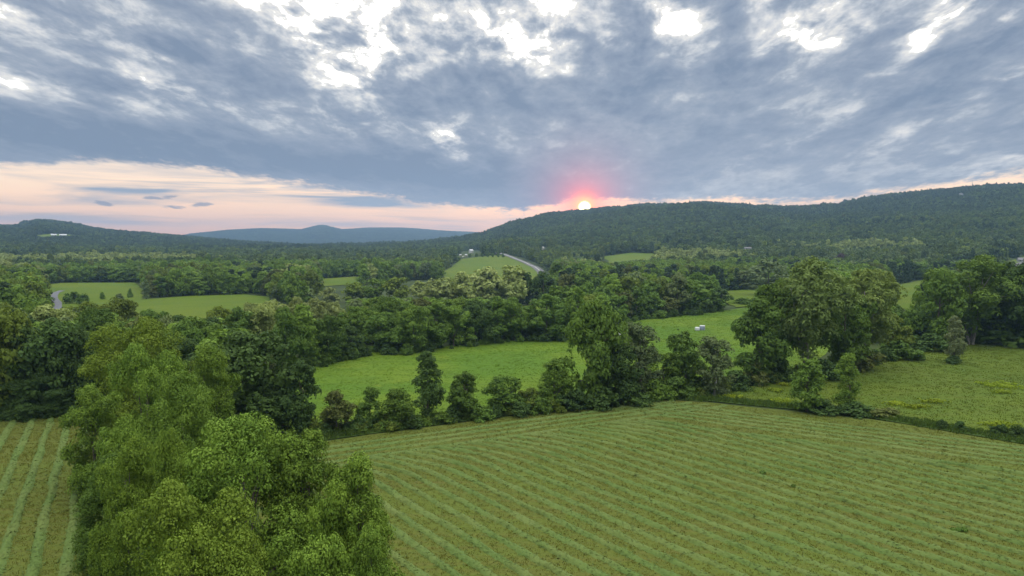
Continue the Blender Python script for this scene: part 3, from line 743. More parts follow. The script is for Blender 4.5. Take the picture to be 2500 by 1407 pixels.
# (column, row of the top, row of the foot or -distance, width in pixels, shape, leaves, name, label)
HAND = [
    # the row of maples at lower left, nearest first
    (440, 1196, -41.5, 340, 'N0', 'lime', 'maple_tree', 'nearest yellow-green maple at the bottom edge, in front of the maple row'),
    (760, 1325, -41, 250, 'N4', 'maple', 'maple_tree', 'low bright green maple cut off by the bottom edge, right of the nearest tree'),
    (895, 1300, -43, 150, 'N5', 'maple', 'maple_tree', 'small bright maple at the bottom edge where the row meets the hay'),
    (590, 1020, -53, 340, 'N0', 'maple', 'maple_tree', 'broad bright green maple with rounded top at the right end of the maple row'),
    (868, 1122, -49, 200, 'N5', 'maple', 'maple_tree', 'narrow maple leaning over the hay rows at the right of the maple row'),
    (800, 1195, -47, 170, 'N4', 'maple', 'maple_tree', 'bright maple crown wedged between the leaning maple and the broad rounded one'),
    (735, 1060, -56, 190, 'N5', 'maple', 'maple_tree', 'small bright green maple crown just right of the broad rounded maple'),
    (430, 925, -66, 205, 'N0', 'maple', 'maple_tree', 'maple with a peaked crown in the middle of the maple row'),
    (300, 1080, -58, 165, 'N2', 'maple', 'maple_tree', 'shaded maple low on the left flank of the row above the left hay field'),
    (345, 850, -79, 180, 'N0', 'maple', 'maple_tree', 'pale topped maple in front of the tallest yellow-green maple'),
    (490, 852, -86, 165, 'N2', 'maple', 'maple_tree', 'maple with a stepped right side beside the dark round tree'),
    (335, 783, -97, 225, 'N0', 'lime', 'maple_tree', 'tallest yellow-green maple at the far left end of the maple row'),
    (222, 948, -86, 150, 'N4', 'maple', 'maple_tree', 'low maple bulging over the striped left field at the far end of the row'),
    (250, 1120, -64, 150, 'N5', 'mid', 'maple_tree', 'dark low crown hanging over the left hay field near the bottom edge'),
    (420, 1060, -52, 150, 'N2', 'maple', 'maple_tree', 'maple filling the gap between the peaked crown and the nearest tree'),
    # dark trees right of the maples
    (598, 818, 1055, 215, 'round', 'dark', 'broadleaf_tree', 'big dark round tree right of the maple row'),
    (535, 900, 1040, 120, 'oval', 'dark', 'broadleaf_tree', 'dark tree squeezed between the maple row and the big dark round tree'),
    (733, 886, 1062, 90, 'oval', 'dark', 'broadleaf_tree', 'blackish upright tree at the left corner of the bright meadow'),
    (690, 955, 1066, 100, 'round', 'dark', 'broadleaf_tree', 'low dark tree below the blackish upright tree by the hay field'),
    # hedgerow between hay field and meadow, left to right
    (822, 958, 1058, 82, 'ragged', 'brown', 'hedgerow_tree', 'leaning bronze-green vine-covered tree, first of the hedgerow from the left'),
    (903, 948, 1046, 62, 'ragged', 'mid', 'hedgerow_tree', 'narrow upright hedgerow tree beside the leaning bronze one'),
    (975, 953, 1044, 80, 'ragged', 'mid', 'hedgerow_tree', 'bushy low hedgerow tree left of the tall dark slender one'),
    (1043, 864, 1022, 68, 'column', 'dark', 'hedgerow_tree', 'tall slender dark hedgerow tree standing alone against the meadow'),
    (1133, 913, 1022, 78, 'oval', 'mid', 'hedgerow_tree', 'egg-shaped hedgerow tree just right of the tall slender one'),
    (1228, 920, 1012, 90, 'ragged', 'mid', 'hedgerow_tree', 'wide two-topped hedgerow tree in the middle of the hedgerow'),
    (1290, 950, 1005, 60, 'ragged', 'olive', 'hedgerow_tree', 'small olive hedgerow tree between the two-topped tree and the pointed one'),
    (1355, 881, 1000, 72, 'column', 'mid', 'hedgerow_tree', 'pointed hedgerow tree just left of the tallest hedgerow tree'),
    (1452, 744, 988, 142, 'round', 'mid', 'hedgerow_tree', 'tallest tree of the hedgerow with a broad domed crown'),
    (1500, 850, 985, 110, 'round', 'dark', 'hedgerow_tree', 'dark lower tree at the right foot of the tallest hedgerow tree'),
    (1562, 790, 972, 90, 'column', 'silver', 'hedgerow_tree', 'grey-green tree with pale limbs right of the tallest hedgerow tree'),
    (1670, 815, 955, 88, 'oval', 'mid', 'hedgerow_tree', 'round-headed tree below the white and grey boxes'),
    (1620, 865, 958, 70, 'ragged', 'mid', 'hedgerow_tree', 'thin ragged tree left of the round-headed one below the boxes'),
    (1745, 824, 968, 78, 'column', 'silver', 'birch_tree', 'grey-green birch with a bare pale trunk at the corner of the hay field'),
    (1850, 738, 935, 120, 'oval', 'mid', 'broadleaf_tree', 'dense tree at the left side of the great cottonwoods'),
    # great cottonwoods
    (1975, 642, 925, 190, 'vase', 'cotton', 'cottonwood_tree', 'tallest cottonwood with several pale trunks showing under its crown'),
    (2118, 660, 890, 160, 'vase', 'cotton', 'cottonwood_tree', 'second tall cottonwood, right of the tallest one'),
    (1900, 690, 915, 110, 'oval', 'mid', 'cottonwood_tree', 'narrower cottonwood rising behind the dense tree left of the tallest cottonwood'),
    (2060, 720, 905, 130, 'round', 'mid', 'broadleaf_tree', 'shaded tree between the two tall cottonwoods'),
    (2178, 770, 872, 70, 'oval', 'olive', 'broadleaf_tree', 'olive tree low at the right edge of the second cottonwood'),
    # right group
    (2290, 668, 850, 100, 'round', 'mid', 'broadleaf_tree', 'broad dark tree at the left end of the right hand group'),
    (2370, 632, 842, 165, 'vase', 'fresh', 'cottonwood_tree', 'tallest domed tree of the right hand group above the rough meadow'),
    (2455, 660, 838, 120, 'round', 'mid', 'broadleaf_tree', 'tree at the right edge of the photo beside the tallest domed tree'),
    (2510, 640, 845, 120, 'round', 'dark', 'broadleaf_tree', 'dark tree cut by the right edge of the photo'),
    (2410, 740, 838, 90, 'oval', 'dark', 'broadleaf_tree', 'dark lower tree at the foot of the right hand group'),
    # lone ones in the rough meadow
    (1970, 882, 1005, 80, 'ragged', 'mid', 'hedgerow_tree', 'bushy tree in front of the cottonwoods at the hay field edge'),
    (2066, 864, 1008, 50, 'column', 'fresh', 'young_tree', 'thin bright young tree right of the bushy tree before the cottonwoods'),
    (2328, 776, 886, 36, 'column', 'pale', 'young_tree', 'lone pale sapling standing in the rough meadow'),
    # left wood
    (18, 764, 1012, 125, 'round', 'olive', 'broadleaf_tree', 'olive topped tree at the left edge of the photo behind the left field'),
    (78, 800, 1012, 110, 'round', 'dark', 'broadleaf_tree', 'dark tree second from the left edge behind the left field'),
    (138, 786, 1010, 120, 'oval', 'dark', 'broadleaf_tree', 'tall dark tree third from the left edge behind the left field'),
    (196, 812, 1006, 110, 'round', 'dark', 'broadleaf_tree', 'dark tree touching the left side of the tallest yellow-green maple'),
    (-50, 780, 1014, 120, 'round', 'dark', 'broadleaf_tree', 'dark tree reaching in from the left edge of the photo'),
    (45, 900, 1018, 110, 'bush15', 'dark', 'broadleaf_tree', 'low dark understorey tree at the far end of the left hay field near the edge'),
    (125, 905, 1016, 110, 'bush15', 'dark', 'broadleaf_tree', 'low dark understorey tree at the far end of the left hay field by the maples'),
    (225, 760, 940, 110, 'round', 'mid', 'broadleaf_tree', 'green tree behind the left shoulder of the tallest yellow-green maple'),
    (118, 752, 880, 105, 'round', 'bloom', 'locust_tree', 'cream blossomed locust over the dark left wood'),
    (285, 734, 860, 105, 'round', 'olive', 'broadleaf_tree', 'olive tree rising above the left wood in front of the lower left pasture'),
    (215, 742, 850, 80, 'round', 'olive', 'broadleaf_tree', 'yellowish tree in the left wood below the gravel lane'),
    (365, 762, 870, 95, 'round', 'mid', 'broadleaf_tree', 'tree directly above the tallest yellow-green maple'),
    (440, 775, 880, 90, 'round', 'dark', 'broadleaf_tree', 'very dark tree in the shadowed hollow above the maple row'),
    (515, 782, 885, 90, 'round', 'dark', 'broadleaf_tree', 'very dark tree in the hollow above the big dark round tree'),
    (583, 756, 900, 84, 'oval', 'mid', 'broadleaf_tree', 'upright green tree above the big dark round tree'),
    (645, 748, 895, 95, 'round', 'bloom', 'locust_tree', 'cream tinted locust behind the upright green tree'),
    (700, 758, 905, 85, 'round', 'mid', 'broadleaf_tree', 'green tree above the blackish upright tree'),
    (742, 748, 895, 88, 'oval', 'fresh', 'broadleaf_tree', 'tall fresh green tree at the left end of the meadow'),
    (800, 774, 885, 95, 'round', 'mid', 'broadleaf_tree', 'round tree on the left edge of the meadow'),
    (855, 800, 872, 70, 'oval', 'dark', 'broadleaf_tree', 'small dark tree beside the grassy gap at the meadow edge'),
    (868, 752, 850, 80, 'round', 'mid', 'broadleaf_tree', 'tree standing behind the grassy gap at the meadow edge'),
    # front row along the far side of the meadow
    (945, 768, 860, 105, 'round', 'mid', 'broadleaf_tree', 'wide tree right of the grassy gap at the meadow edge'),
    (1008, 750, 860, 92, 'round', 'fresh', 'broadleaf_tree', 'fresh green tree second right of the grassy gap'),
    (1060, 744, 852, 84, 'oval', 'mid', 'broadleaf_tree', 'tree third right of the grassy gap on the meadow edge'),
    (1108, 750, 846, 78, 'round', 'fresh', 'broadleaf_tree', 'light tree fourth right of the grassy gap on the meadow edge'),
    (1160, 738, 840, 90, 'round', 'dark', 'broadleaf_tree', 'dark round tree in the middle of the meadow far edge'),
    (1212, 728, 836, 78, 'oval', 'mid', 'broadleaf_tree', 'upright tree right of the dark round tree on the meadow edge'),
    (1255, 732, 832, 70, 'round', 'mid', 'broadleaf_tree', 'tree left of the lone dome-shaped tree on the meadow edge'),
    (1335, 722, 832, 86, 'oval', 'mid', 'broadleaf_tree', 'dome-shaped tree standing forward alone on the meadow far edge'),
    (1405, 707, 828, 62, 'oval', 'fresh', 'broadleaf_tree', 'bright green tree right of the dome-shaped tree'),
    (1385, 770, 828, 40, 'oval', 'mid', 'broadleaf_tree', 'small tree tucked between the dome-shaped and the bright green tree'),
    (1510, 724, 786, 62, 'round', 'mid', 'broadleaf_tree', 'tree behind the tallest hedgerow tree where the meadow turns'),
    (1552, 700, 778, 56, 'oval', 'mid', 'broadleaf_tree', 'tree at the head of the upper meadow, left of the ragged group'),
    (1590, 720, 775, 66, 'round', 'mid', 'broadleaf_tree', 'tree over the upper meadow, second of the row above the white bales'),
    (1632, 728, 772, 58, 'round', 'brown', 'broadleaf_tree', 'bronze tinted tree on the edge of the upper meadow'),
    (1684, 690, 766, 78, 'round', 'mid', 'broadleaf_tree', 'tall tree directly above the white and grey boxes'),
    (1725, 690, 760, 68, 'oval', 'mid', 'broadleaf_tree', 'tall tree right of the one directly above the boxes'),
    (1760, 704, 757, 48, 'oval', 'dark', 'broadleaf_tree', 'end tree of the row beside the yellow-green strip'),
    (1875, 640, 722, 84, 'round', 'silver', 'broadleaf_tree', 'grey-green tree with bare trunk above the yellow-green strip'),
    (1820, 660, 708, 50, 'oval', 'silver', 'broadleaf_tree', 'grey drooping tree behind the yellow-green strip'),
    (1782, 668, 708, 44, 'cone', 'dark', 'conifer_tree', 'dark pointed tree behind the yellow-green strip'),
    (1425, 664, 738, 62, 'round', 'mid', 'broadleaf_tree', 'tall tree behind the bright green meadow edge tree'),
    (1385, 672, 742, 54, 'round', 'brown', 'broadleaf_tree', 'bronze tree behind the dome-shaped tree'),
    (1468, 680, 742, 60, 'round', 'mid', 'broadleaf_tree', 'tree above the tallest hedgerow tree'),
    (1525, 678, 735, 70, 'round', 'fresh', 'broadleaf_tree', 'rounded green tree right above the tallest hedgerow tree'),
    # band of blossoming locusts between the pasture and the meadow
    (606, 744, 846, 62, 'round', 'bloom', 'locust_tree', 'cream blossomed locust just right of the lower left pasture'),
    (668, 737, 842, 74, 'round', 'bloom', 'locust_tree', 'widest cream blossomed locust of the band above the dark round tree'),
    (722, 732, 842, 66, 'round', 'bloom', 'locust_tree', 'cream blossomed locust above the blackish upright tree'),
    (774, 733, 838, 70, 'round', 'bloom', 'locust_tree', 'cream blossomed locust above the left end of the meadow'),
    (822, 741, 834, 56, 'round', 'bloom', 'locust_tree', 'last cream blossomed locust of the band before the grassy gap'),
    (540, 752, 850, 60, 'round', 'olive', 'locust_tree', 'faded locust at the lower corner of the lower left pasture'),
    (752, 706, 738, 40, 'round', 'silver', 'locust_tree', 'grey blossoming tree at the right end of the pasture tree line'),
    (806, 704, 742, 48, 'round', 'bloom', 'locust_tree', 'pale locust at the left of the back row of locusts'),
    (862, 692, 738, 56, 'round', 'olive', 'locust_tree', 'yellow-green locust behind the grassy gap'),
    (915, 684, 736, 60, 'round', 'fresh', 'locust_tree', 'light yellow-green dome between the glade and the locust stand'),
    (972, 680, 738, 66, 'round', 'olive', 'locust_tree', 'broad yellow-green dome left of the locust stand'),
    (1028, 690, 746, 56, 'round', 'bloom', 'locust_tree', 'pale tree touching the left end of the locust stand'),
    # locust stand in the middle distance
    (1072, 682, 755, 84, 'round', 'bloom', 'locust_tree', 'blossoming locust at the left end of the locust stand'),
    (1128, 668, 752, 84, 'round', 'bloom', 'locust_tree', 'blossoming locust second from the left in the locust stand'),
    (1188, 658, 750, 94, 'round', 'bloom', 'locust_tree', 'widest blossoming locust in the middle of the locust stand'),
    (1246, 654, 748, 90, 'round', 'bloom', 'locust_tree', 'tallest blossoming locust below the far green pasture'),
    (1288, 668, 745, 48, 'oval', 'dark', 'broadleaf_tree', 'dark narrow tree at the right end of the locust stand'),
    (1325, 668, 746, 56, 'round', 'dark', 'broadleaf_tree', 'dark rounded tree just right of the locust stand'),
    (1050, 642, 668, 26, 'oval', 'bloom', 'locust_tree', 'single whitish blossoming tree below the far green pasture'),
    (2055, 622, 660, 38, 'round', 'purple', 'ornamental_tree', 'dark purple-leaved tree above the tallest cottonwood'),
    (358, 685, 732, 16, 'oval', 'silver', 'broadleaf_tree', 'pale greyish tree at the end of the tree line between the left pastures'),
    (318, 706, 728, 10, 'oval', 'mid', 'young_tree', 'small slim tree alone between the two left pastures'),
]
# shrubs: (column, row of the foot, width px, height px, leaves, label)
SHRUBS = [
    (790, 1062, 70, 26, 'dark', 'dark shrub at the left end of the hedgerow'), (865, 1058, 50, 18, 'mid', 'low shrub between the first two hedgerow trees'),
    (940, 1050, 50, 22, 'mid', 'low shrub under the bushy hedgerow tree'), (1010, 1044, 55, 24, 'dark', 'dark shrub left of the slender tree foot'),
    (1085, 1034, 55, 24, 'mid', 'shrub right of the slender tree foot'), (1180, 1026, 60, 26, 'mid', 'shrub between the egg-shaped and the two-topped tree'),
    (1270, 1016, 60, 32, 'dark', 'dark shrub right of the two-topped tree'), (1320, 1010, 60, 36, 'mid', 'shrub at the foot of the pointed tree'),
    (1400, 1003, 80, 46, 'dark', 'dense shrub left of the tallest hedgerow tree foot'), (1470, 998, 90, 48, 'dark', 'dense dark shrub at the foot of the tallest hedgerow tree'),
    (1540, 990, 90, 50, 'dark', 'dense shrub right of the tallest hedgerow tree foot'), (1600, 978, 70, 48, 'mid', 'shrub near the corner of the hay field'),
    (1655, 970, 80, 44, 'mid', 'broad shrub under the round-headed tree'), (1705, 960, 60, 36, 'dark', 'dark shrub left of the birch'),
    (1795, 950, 70, 40, 'dark', 'dark shrub right of the birch'), (1840, 940, 60, 52, 'brown', 'tangled bronze shrub before the cottonwoods'),
    (1905, 930, 70, 46, 'dark', 'dark shrub under the tallest cottonwood'), (2000, 1006, 90, 26, 'dark', 'dark low shrub at the foot of the bushy meadow edge tree'),
    (2085, 1014, 80, 26, 'dark', 'dark low shrub at the foot of the thin young tree'), (2165, 1020, 70, 18, 'brown', 'brownish low shrub on the field edge right of the young tree'),
    (2300, 1048, 26, 18, 'dark', 'small dark bush on the right field edge, left one of four'), (2345, 1054, 26, 20, 'dark', 'small dark bush on the right field edge, second of four'),
    (2440, 1066, 36, 22, 'dark', 'small dark bush on the right field edge, third of four'), (2482, 1070, 40, 24, 'dark', 'small dark bush on the right field edge at the photo edge'),
    (2326, 888, 34, 16, 'dark', 'dark bush at the foot of the lone sapling'), (2010, 925, 90, 40, 'dark', 'shrub under the two tall cottonwoods'),
    (2100, 905, 90, 44, 'brown', 'brown shrub at the foot of the second cottonwood'), (2190, 878, 80, 36, 'mid', 'shrub right of the second cottonwood'),
    (2270, 858, 80, 34, 'dark', 'dark shrub under the right hand group'), (2440, 845, 90, 30, 'mid', 'shrub under the right hand group at the photo edge'),
    (1812, 744, 50, 14, 'mid', 'low hedge shrub left end under the yellow-green strip'), (1850, 741, 46, 16, 'dark', 'low hedge shrub right end under the yellow-green strip'),
    (1655, 807, 5, 4, 'dark', 'tiny dark bush in the upper meadow left of the boxes'),
    (180, 742, 30, 24, 'mid', 'dark bush right of the gravel lane'), (205, 744, 26, 20, 'mid', 'second bush right of the gravel lane'),
    (165, 738, 20, 18, 'mid', 'bush close beside the gravel lane'),
    (250, 732, 14, 14, 'mid', 'small bush on the lower edge of the upper left pasture'), (292, 735, 22, 14, 'silver', 'greyish bush between the two left pastures'),
]
for k_, q_ in enumerate([1147, 1163, 1177, 1190, 1203, 1216, 1228]):
    HAND.append((q_, 619.5 - (1 if k_ in (1, 4) else 0), 628.5, 8.5, 'round', 'mid', 'orchard_tree', 'small round tree in the row along the top of the far green pasture'))
RND = random.Random(5)
for (px, ty, by, wp, shp, mat, name, label) in HAND:
    if by < 0:
        d = -by; x = (px - 1250) / FPX * d; y = d
    else:
        p = at(px, by); x, y = p.x, p.y; d = y
    rngd = math.hypot(x, y)
    dd = ray(px, ty); zt = CAM_H + dd.z / math.hypot(dd.x, dd.y) * rngd
    h = zt - hz(x, y); w = wp / FPX * rngd
    if shp[0] == 'N': pr = NEAR[int(shp[1])]
    elif shp == 'bush15': pr = NEAR[4]
    elif shp == 'cone': pr = RND.choice(FARP['cone'])
    elif d > 250 and shp in FARP: pr = RND.choice(FARP[shp])
    else: pr = RND.choice(MIDP[shp])
    put_tree(pr, mat, x, y, h, w, name, label, 'tree', group='row of small round trees on the far pasture' if name == 'orchard_tree' else None, rot=RND.uniform(0, 6.28), bark=BARK_PALE if name == 'birch_tree' else None)
for (px, by, wp, hp, mat, label) in SHRUBS:
    p = at(px, by); d = math.hypot(p.x, p.y)
    put_tree(RND.choice(MIDP['bush'] if d < 260 else FARP['bush']), mat, p.x, p.y, max(0.6, hp * d / FPX), wp * d / FPX, 'shrub', label, 'shrub', 'shrubs along the field edges', trunk=False)

# ================================================================== buildings and other made things
def paint(name, c, rough=0.6, var=0.12):
    m, nt, out = new_mat(name)
    n = noise(pos_vec(), 0.8, 4, 0.6)
    principled(nt, out, mixc(n.smooth(0.3, 0.7), scale_col(c, 1 - var), scale_col(c, 1 + var)), rough, 0.3)
    return m
M_WHITE = paint('white_clapboard', (0.50, 0.50, 0.48)); M_CREAM = paint('cream_clapboard', (0.60, 0.56, 0.48)); M_GREYW = paint('grey_clapboard', (0.36, 0.38, 0.40))
M_ROOFG = paint('grey_shingle', (0.16, 0.16, 0.17)); M_ROOFT = paint('galvanised_roof', (0.50, 0.52, 0.54), 0.4); M_ROOFB = paint('brown_shingle', (0.14, 0.10, 0.08))
M_GLASS = paint('dark_window_glass', (0.03, 0.035, 0.045), 0.1); M_DOOR = paint('dark_door', (0.12, 0.08, 0.06)); M_BRICK = paint('chimney_brick', (0.24, 0.12, 0.08))
M_WRAP = paint('white_bale_wrap', (0.60, 0.62, 0.63), 0.35, 0.05); M_BOX = paint('grey_box', (0.23, 0.27, 0.34), 0.5); M_STEEL = paint('galvanised_steel', (0.42, 0.43, 0.45), 0.4)
BUILT_WINDOWS = []
def house(px, py, wpx, name, label, cat, wall, roof, depth=0.7, hk=0.55, rot=0.2, chimney=True, rise=0.42, storeys=1):
    p = at(px, py, True)
    r = math.hypot(p.x, p.y); W = wpx / FPX * r; D = W * depth; Hh = W * hk; G = min(W, D) * rise
    o = bpy.data.objects.new(name, None); COL.objects.link(o)
    o.location = (p.x, p.y, hz(p.x, p.y)); o.rotation_euler = (0, 0, rot - math.atan2(p.x, p.y))
    tag(o, label, cat)
    a = Acc(); a.box(-W / 2, W / 2, -D / 2, D / 2, -1.5, Hh)
    a.add([(-W / 2, -D / 2, Hh), (-W / 2, D / 2, Hh), (-W / 2, 0, Hh + G)], [(0, 2, 1)]); a.add([(W / 2, -D / 2, Hh), (W / 2, D / 2, Hh), (W / 2, 0, Hh + G)], [(0, 1, 2)])
    a.build('wall', wall, o)
    a = Acc(); e = 0.06 * W; t = 0.25
    for s in (-1, 1):
        y0, z0 = s * (D / 2 + e), Hh - G * e / (D / 2)
        a.add([(-W / 2 - e, y0, z0), (W / 2 + e, y0, z0), (W / 2 + e, 0, Hh + G), (-W / 2 - e, 0, Hh + G), (-W / 2 - e, y0, z0 + t), (W / 2 + e, y0, z0 + t), (W / 2 + e, 0, Hh + G + t), (-W / 2 - e, 0, Hh + G + t)],
              [(0, 1, 2, 3), (4, 7, 6, 5), (0, 4, 5, 1), (1, 5, 6, 2), (3, 2, 6, 7), (0, 3, 7, 4)])
    rf = a.build('roof', roof, o)
    if chimney:
        a = Acc(); a.box(W * 0.2, W * 0.27, -0.3, 0.5, Hh + G * 0.6, Hh + G + 1.1); a.build('chimney', M_BRICK, rf)
    n = max(2, int(W / 3.2))
    for st in range(storeys):
        zb = Hh * ((st + 0.36) / storeys)
        for k in range(n):
            xk = -W / 2 + W * (k + 0.5) / n
            a = Acc()
            if k == n // 2 and st == 0:
                a.box(xk - 0.5, xk + 0.5, -D / 2 - 0.05, -D / 2 + 0.05, 0, 2.05); a.build('door', M_DOOR, o)
            else:
                a.box(xk - 0.5, xk + 0.5, -D / 2 - 0.04, -D / 2 + 0.05, zb, zb + min(1.5, Hh / storeys * 0.5)); a.build('window', M_GLASS, o)
    hpx = (Hh + G) / r * FPX
    BUILT_WINDOWS.append([(px - wpx * 0.62, py - hpx * 0.25), (px - wpx * 0.62, py - hpx), (px + wpx * 0.62, py - hpx), (px + wpx * 0.62, py - hpx * 0.25)])
    return o
house(1150, 618, 8.5, 'farmhouse', 'white farmhouse at the top left of the far green pasture', 'house', M_WHITE, M_ROOFT, 0.8, 0.7, 0.5, True, 0.4, 2)
house(1138, 626, 5, 'shed', 'white shed just below the white farmhouse', 'shed', M_WHITE, M_ROOFT, 0.8, 0.6, -0.3, False)
house(1124, 625.5, 4.5, 'shed', 'small white shed left of the white farmhouse', 'shed', M_WHITE, M_ROOFT, 0.8, 0.6, 0.2, False)
house(1131, 629.5, 3.5, 'shed', 'tiny white shed at the lower edge of the farm', 'shed', M_WHITE, M_WHITE, 0.9, 0.7, 0.1, False)
house(1326, 612, 4, 'silo_house', 'tiny tall white building in the woods right of the road', 'building', M_WHITE, M_WHITE, 0.9, 1.5, 0.6, False, 0.9)
house(1826, 611, 15, 'farmhouse', 'pale house half hidden by trees below the long hill', 'house', M_GREYW, M_ROOFG, 0.5, 0.30, 0.15, True, 0.3)
house(2353, 483, 16, 'hill_house', 'large white house near the mast on the right hill', 'house', M_WHITE, M_ROOFG, 0.5, 0.36, 0.3, True, 0.4, 2)
house(2202, 496, 7, 'hill_house', 'small white house on the right hill below the ridge', 'house', M_WHITE, M_ROOFT, 0.7, 0.45, 0.1)
house(2299, 497, 6, 'hill_house', 'small grey house on the right hill right of the small white one', 'house', M_GREYW, M_ROOFT, 0.7, 0.45, -0.2)
house(2048, 508, 7, 'hill_house', 'pale house on the ridge where the right hill begins to climb', 'house', M_CREAM, M_ROOFT, 0.6, 0.4, 0.3)
house(2096, 500, 7, 'hill_house', 'cream house on the ridge line left of the small white house', 'house', M_CREAM, M_ROOFG, 0.6, 0.4, 0.0)
house(131, 577, 9, 'farm_building', 'white farm building on the left hill pasture, left of the long barn', 'barn', M_WHITE, M_ROOFT, 0.5, 0.3, 0.1, False)
house(154, 578, 12, 'farm_building', 'long white barn on the left hill pasture', 'barn', M_WHITE, M_ROOFT, 0.35, 0.28, 0.0, False)
house(2494, 640, 14, 'roadside_house', 'grey roofed house at the right edge of the photo above the trees', 'house', M_GREYW, M_ROOFG, 0.7, 0.3, 0.4, False)

def mast(px, py, top):
    p = at(px, py, True); r = math.hypot(p.x, p.y); h = (py - top) / FPX * r + 8.0
    o = bpy.data.objects.new('radio_mast', None); COL.objects.link(o); o.location = (p.x, p.y, hz(p.x, p.y))
    tag(o, 'thin lattice radio mast standing on the right hill crest', 'mast')
    a = Acc(); w = 0.9
    legs = [(w, 0), (-w / 2, w * 0.87), (-w / 2, -w * 0.87)]
    for lx, ly in legs: a.tube([(lx, ly, -1), (lx * 0.6, ly * 0.6, h * 0.92)], [0.16, 0.14], 5)
    a.build('leg', M_STEEL, o)
    a = Acc(); n = int(h / 2.2)
    for k in range(n):
        z0, z1 = h * 0.92 * k / n, h * 0.92 * (k + 1) / n; f0, f1 = 1 - 0.4 * k / n, 1 - 0.4 * (k + 1) / n
        for j in range(3):
            b, c = legs[j], legs[(j + 1) % 3]
            a.tube([(b[0] * f0, b[1] * f0, z0), (c[0] * f1, c[1] * f1, z1)], [0.08, 0.08], 4)
    a.build('bracing', M_STEEL, o)
    a = Acc(); a.tube([(0, 0, h * 0.9), (0, 0, h)], [0.14, 0.08], 5); a.build('antenna', M_STEEL, o)
mast(2373, 467, 446)

def rounded(name, W, D, Hh, mat, parent=None, bevel=0.25, seg=3):
    a = Acc(); a.box(-W / 2, W / 2, -D / 2, D / 2, 0, Hh); o = a.build(name, mat, parent)
    b = o.modifiers.new('bevel', 'BEVEL'); b.width = bevel; b.segments = seg
    for p in o.data.polygons: p.use_smooth = True
    return o
p = at(1702, 808); r = math.hypot(p.x, p.y)
b = rounded('wrapped_bale', 9.5 / FPX * r, 1.3, 8.5 / FPX * r, M_WRAP); b.location = (p.x, p.y, p.z + 0.05); b.rotation_euler.z = 0.2
tag(b, 'white rounded block standing left of the grey box in the upper meadow', 'bale')
p = at(1714.5, 807); r = math.hypot(p.x, p.y)
o = bpy.data.objects.new('storage_box', None); COL.objects.link(o); o.location = (p.x, p.y, p.z + 0.05); o.rotation_euler.z = -0.35
tag(o, 'grey box with a white lid in the upper meadow', 'box')
W = 12 / FPX * r; Hh = 9.5 / FPX * r
rounded('body', W, W * 0.9, Hh, M_BOX, o, 0.06, 2)
l = rounded('lid', W * 0.96, W * 0.86, 0.30, M_WRAP, o, 0.08, 2); l.location.z = Hh + 0.003
for k, q in enumerate([1512, 1541, 1548]):
    p = at(q, 821 - k * 0.3); r = math.hypot(p.x, p.y)
    a = Acc(); rad = 0.5
    a.tube([(0, -0.52, rad), (0, -0.5, rad), (0, 0.5, rad), (0, 0.52, rad)], [rad * 0.9, rad, rad, rad * 0.9], 14); a.f.append(tuple(range(13, -1, -1)))
    b = a.build('wrapped_bale', M_WRAP, None, True, True); b.location = (p.x, p.y, p.z + 0.08); b.rotation_euler.z = 0.2 + 0.3 * math.sin(k * 2.1)
    tag(b, 'white wrapped round bale in the row half hidden by the hedgerow', 'bale', 'white wrapped bales behind the hedgerow')
p = at(1969, 793); r = math.hypot(p.x, p.y)
b = rounded('white_trough', 8 / FPX * r, 0.7, 0.6, M_WRAP, None, 0.1, 2); b.location = (p.x, p.y, p.z + 0.05)
tag(b, 'small white trough glimpsed between the cottonwood trunks', 'trough')

